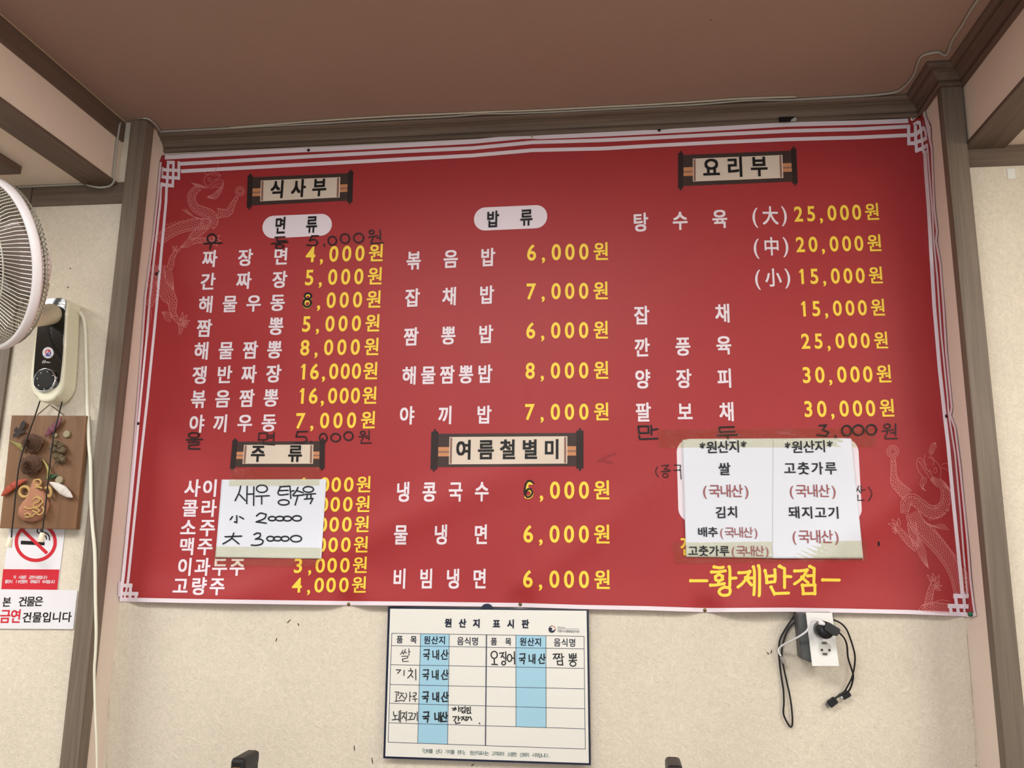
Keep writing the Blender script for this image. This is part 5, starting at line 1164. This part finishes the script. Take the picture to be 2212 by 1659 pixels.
# clay jug relief with ring handles and piped trim
b = MB(); jug = [(215,600), (228,560), (240,535), (268,538), (278,560), (282,600), (300,625), (322,660), (328,710), (310,770), (270,810), (215,826), (160,815), (132,780), (135,735), (165,690), (200,650)]
pts3 = [P2(x, y, 0) for x, y in jug]; cen = sum(pts3, Vector())/len(pts3); nj = len(pts3); vv = [*pts3]
for k, h in ((0.96, 0.008), (0.75, 0.0125), (0.4, 0.015)): vv += [cen+(p-cen)*k+Vector((0, -h, 0)) for p in pts3]
vv.append(cen+Vector((0, -0.016, 0)))
b.add(vv, [(j*nj+i, (j+1)*nj+i, (j+1)*nj+(i+1) % nj, j*nj+(i+1) % nj) for j in range(3) for i in range(nj)]+[(3*nj+i, 4*nj, 3*nj+(i+1) % nj) for i in range(nj)])
b.build('clay_jug', mat('pinkish_clay', (170, 118, 92), 0.8, var=0.12, vscale=60), plank, smooth=True)
b = MB(); Z_ = lambda pts, r=0.0021, d=0.013: b.tube(catmull([P2(x, y, d) for x, y in pts], 6), r, 6)
Z_([(165+34*math.cos(a*PI/6), 622+34*math.sin(a*PI/6)) for a in range(13)], 0.0034, 0.006); Z_([(300,600), (325,590), (340,620), (330,655), (312,640)], 0.003, 0.008)
Z_([(228,565), (235,545), (262,542), (272,562), (255,580), (232,575)], 0.0024, 0.011); Z_([(225,600), (250,590), (280,598)], 0.0024, 0.012)
Z_([(215,680), (235,660), (262,668), (255,690), (232,700), (222,720), (250,725), (272,705), (285,690), (275,670), (250,650)], 0.0019, 0.0155)
Z_([(160,720), (190,735), (230,730), (262,745), (245,760), (215,745)], 0.0019, 0.0155); Z_([(165,775), (185,765), (205,778), (190,790), (168,788)], 0.0019, 0.0145)
Z_([(210,790), (240,765), (262,775), (285,760), (292,740), (280,720)], 0.0019, 0.0145)
b.build('piped_trim', mat('yellow_clay', (184, 150, 94), 0.75), plank, smooth=True)

# ------------------------------------------------------------------ no-smoking posters on the left wall
M_PST = mat('poster_white', (224, 222, 227), 0.35, 0.4); M_PRED = mat('poster_red', (200, 42, 56), 0.35, 0.4)
YW = -0.0862
SW = planeY(YW-0.0004)
po = MB(); po.prism([onY(x, y, YW) for x, y in F2(72,820, 438,820, 382,1280, 5,1275)], (0, -0.0004, 0)); po1 = tag(po.build('no_smoking_poster', M_PST), 'white no smoking poster with red ring partly behind the wooden plaque', 'poster')
b = MB(); poly(b, SW, F2(21,1135, 395,1137, 380,1272, 8,1268), 0.0002); b.build('red_panel_print', M_PRED, po1, fix=False)
cxs, cys = F2(237,955)[0]
b = MB(); strip(b, SW, [(cxs+(42)*math.cos(a), cys+(39.5)*math.sin(a)) for a in [2*PI*i/48 for i in range(49)]], 7.4, 0.0004, 4, closed=False)
b.build('prohibition_ring', M_PRED, po1, fix=False)
b = MB(); strip(b, SW, F2(138,958, 296,965), 8, 0.0003, 8); b.build('cigarette_print', M_INK, po1, fix=False)
b = MB(); strip(b, SW, smooth2(F2(250,868, 248,890, 270,900, 280,925), 5), 2.6, 0.0003, 3); strip(b, SW, smooth2(F2(270,868, 275,885, 305,895, 325,915, 328,945), 5), 2.6, 0.0003, 3); strip(b, SW, smooth2(F2(290,910, 305,920, 308,940), 5), 2.6, 0.0003, 3); b.build('smoke_print', M_INK, po1, fix=False)
b = MB(); strip(b, SW, F2(152,878, 312,1030), 7.4, 0.0005, 8); b.build('prohibition_bar', M_PRED, po1, fix=False)
letters('poster_lettering', M_PST, lambda mb: row(mb, SW, '이 시설은 금연시설입니다', F2(98,1188)[0], F2(305,1190)[0], 7.0, 8.5, 0.02, 0.0004), po1)
letters('poster_lettering', M_PST, lambda mb: row(mb, SW, '흡연시 10만원의 과태료가 부과됩니다', F2(42,1217)[0], F2(355,1219)[0], 7.0, 8.5, 0.02, 0.0004), po1)
YW2 = YW-0.0012; SW2 = planeY(YW2-0.0004)
po = MB()
lowp = F2(0,1272, 515,1274, 486,1533, -25,1530)
po.prism([onY(x, y, YW2) for x, y in [lowp[0], lowp[1], lowp[2], lowp[3]]], (0, -0.0004, 0)); po2 = tag(po.build('no_smoking_building_sign', M_PST), 'white paper sign with black and red lettering below the no smoking poster', 'poster')
letters('poster_lettering', M_INK, lambda mb: row(mb, SW2, '본 건물은', F2(45,1352)[0], F2(258,1348)[0], 21, 23, 0.022, 0.0003), po2)
letters('poster_lettering', M_PRED, lambda mb: row(mb, SW2, '금연', F2(35,1447)[0], F2(105,1447)[0], 26, 32, 0.024, 0.0003), po2)
letters('poster_lettering', M_INK, lambda mb: row(mb, SW2, '건물입니다', F2(180,1455)[0], F2(443,1452)[0], 23, 24, 0.022, 0.0003), po2)
# white switch-like paper tab on the right wall
b = MB(); b.prism([onY(x, y, -0.0905) for x, y in ((2175, 365), (2192, 364), (2194, 386), (2177, 386))], (0, -0.0005, 0)); tag(b.build('paper_tab', mat('tab_white', (226, 226, 220), 0.5)), 'small white paper tab below the head board on the right wall', 'paper')

# scuff marks on the wallpaper
M_SC = mat('dark_scuff', (70, 52, 40), 0.8)
for q in SCUFF:
    b = MB(); strip(b, planeY(-0.0006), q, 2.2, 0.0, 3, True); b.build('scuff_mark', M_SC, wb, fix=False)
for x, y in ((152, 580), (147, 621)):
    b = MB(); b.lathe([(0.0016, 0), (0.0012, 0.0012)], onY(x, y, -0.085), (0, -1, 0), 8); b.build('old_screw_hole', M_SC, bpy.data.objects['wall_left'])

# ------------------------------------------------------------------ two chairs whose backs just show at the bottom
M_CHB = mat('chair_black_frame', (24, 24, 25), 0.45); M_CHW = wood('chair_wood', (128, 90, 56), 'y', 0.75, 1.0, 0.4, 0.5)
def chair(x, y1, side, lab, zt):
    """back in a plane along y at x; side=+1 seat to +x; y1 is the end next to the wall"""
    t = thing('dining_chair', lab, 'chair', (x+side*0.2, y1-0.2, 0), 'chairs at the bottom edge of the picture')
    th = 0.022; W = 0.40; yo = y1-W
    for ya in (y1-0.040, yo):
        MB().box(x-th/2, x+th/2, ya, ya+0.040, 0, zt).build('leg', M_CHB, t, bevel=0.005)
        b = MB(); s0 = ya-0.022 if ya > yo else ya; b.box(x-th/2-0.001, x+th/2+0.001, s0, s0+0.062, zt-0.022, zt+0.001); b.build('corner_cap', M_CHB, t, bevel=0.006)
    MB().box(x-0.008, x+0.008, yo+0.038, y1-0.038, zt-0.26, zt-0.012).build('back_panel', M_CHW, t, bevel=0.003)
    xf = x+side*0.40
    for ya in (y1-0.045, yo+0.01):
        MB().box(min(xf, xf+side*0.03), max(xf, xf+side*0.03), ya, ya+0.032, 0, 0.44).build('leg', M_CHB, t, bevel=0.003)
    MB().box(min(x, xf+side*0.035), max(x, xf+side*0.035), yo+0.005, y1-0.005, 0.41, 0.44).build('seat_frame', M_CHB, t, bevel=0.003)
    MB().box(min(x+side*0.015, xf+side*0.04), max(x+side*0.015, xf+side*0.04), yo+0.008, y1-0.008, 0.44, 0.48).build('seat', mat('seat_vinyl', (60, 40, 30), 0.5), t, bevel=0.012, bseg=3)
    return t
YC = -0.32
pl_ = onY(562, 1619, YC); chair(pl_.x-0.011, YC, -1, 'black framed wooden chair back showing below the drinks prices at the bottom edge', pl_.z-0.001)
pr_ = onY(1437, 1632, YC); chair(pr_.x+0.011, YC, 1, 'black framed wooden chair back showing right of the origin board at the bottom edge', pr_.z-0.001)
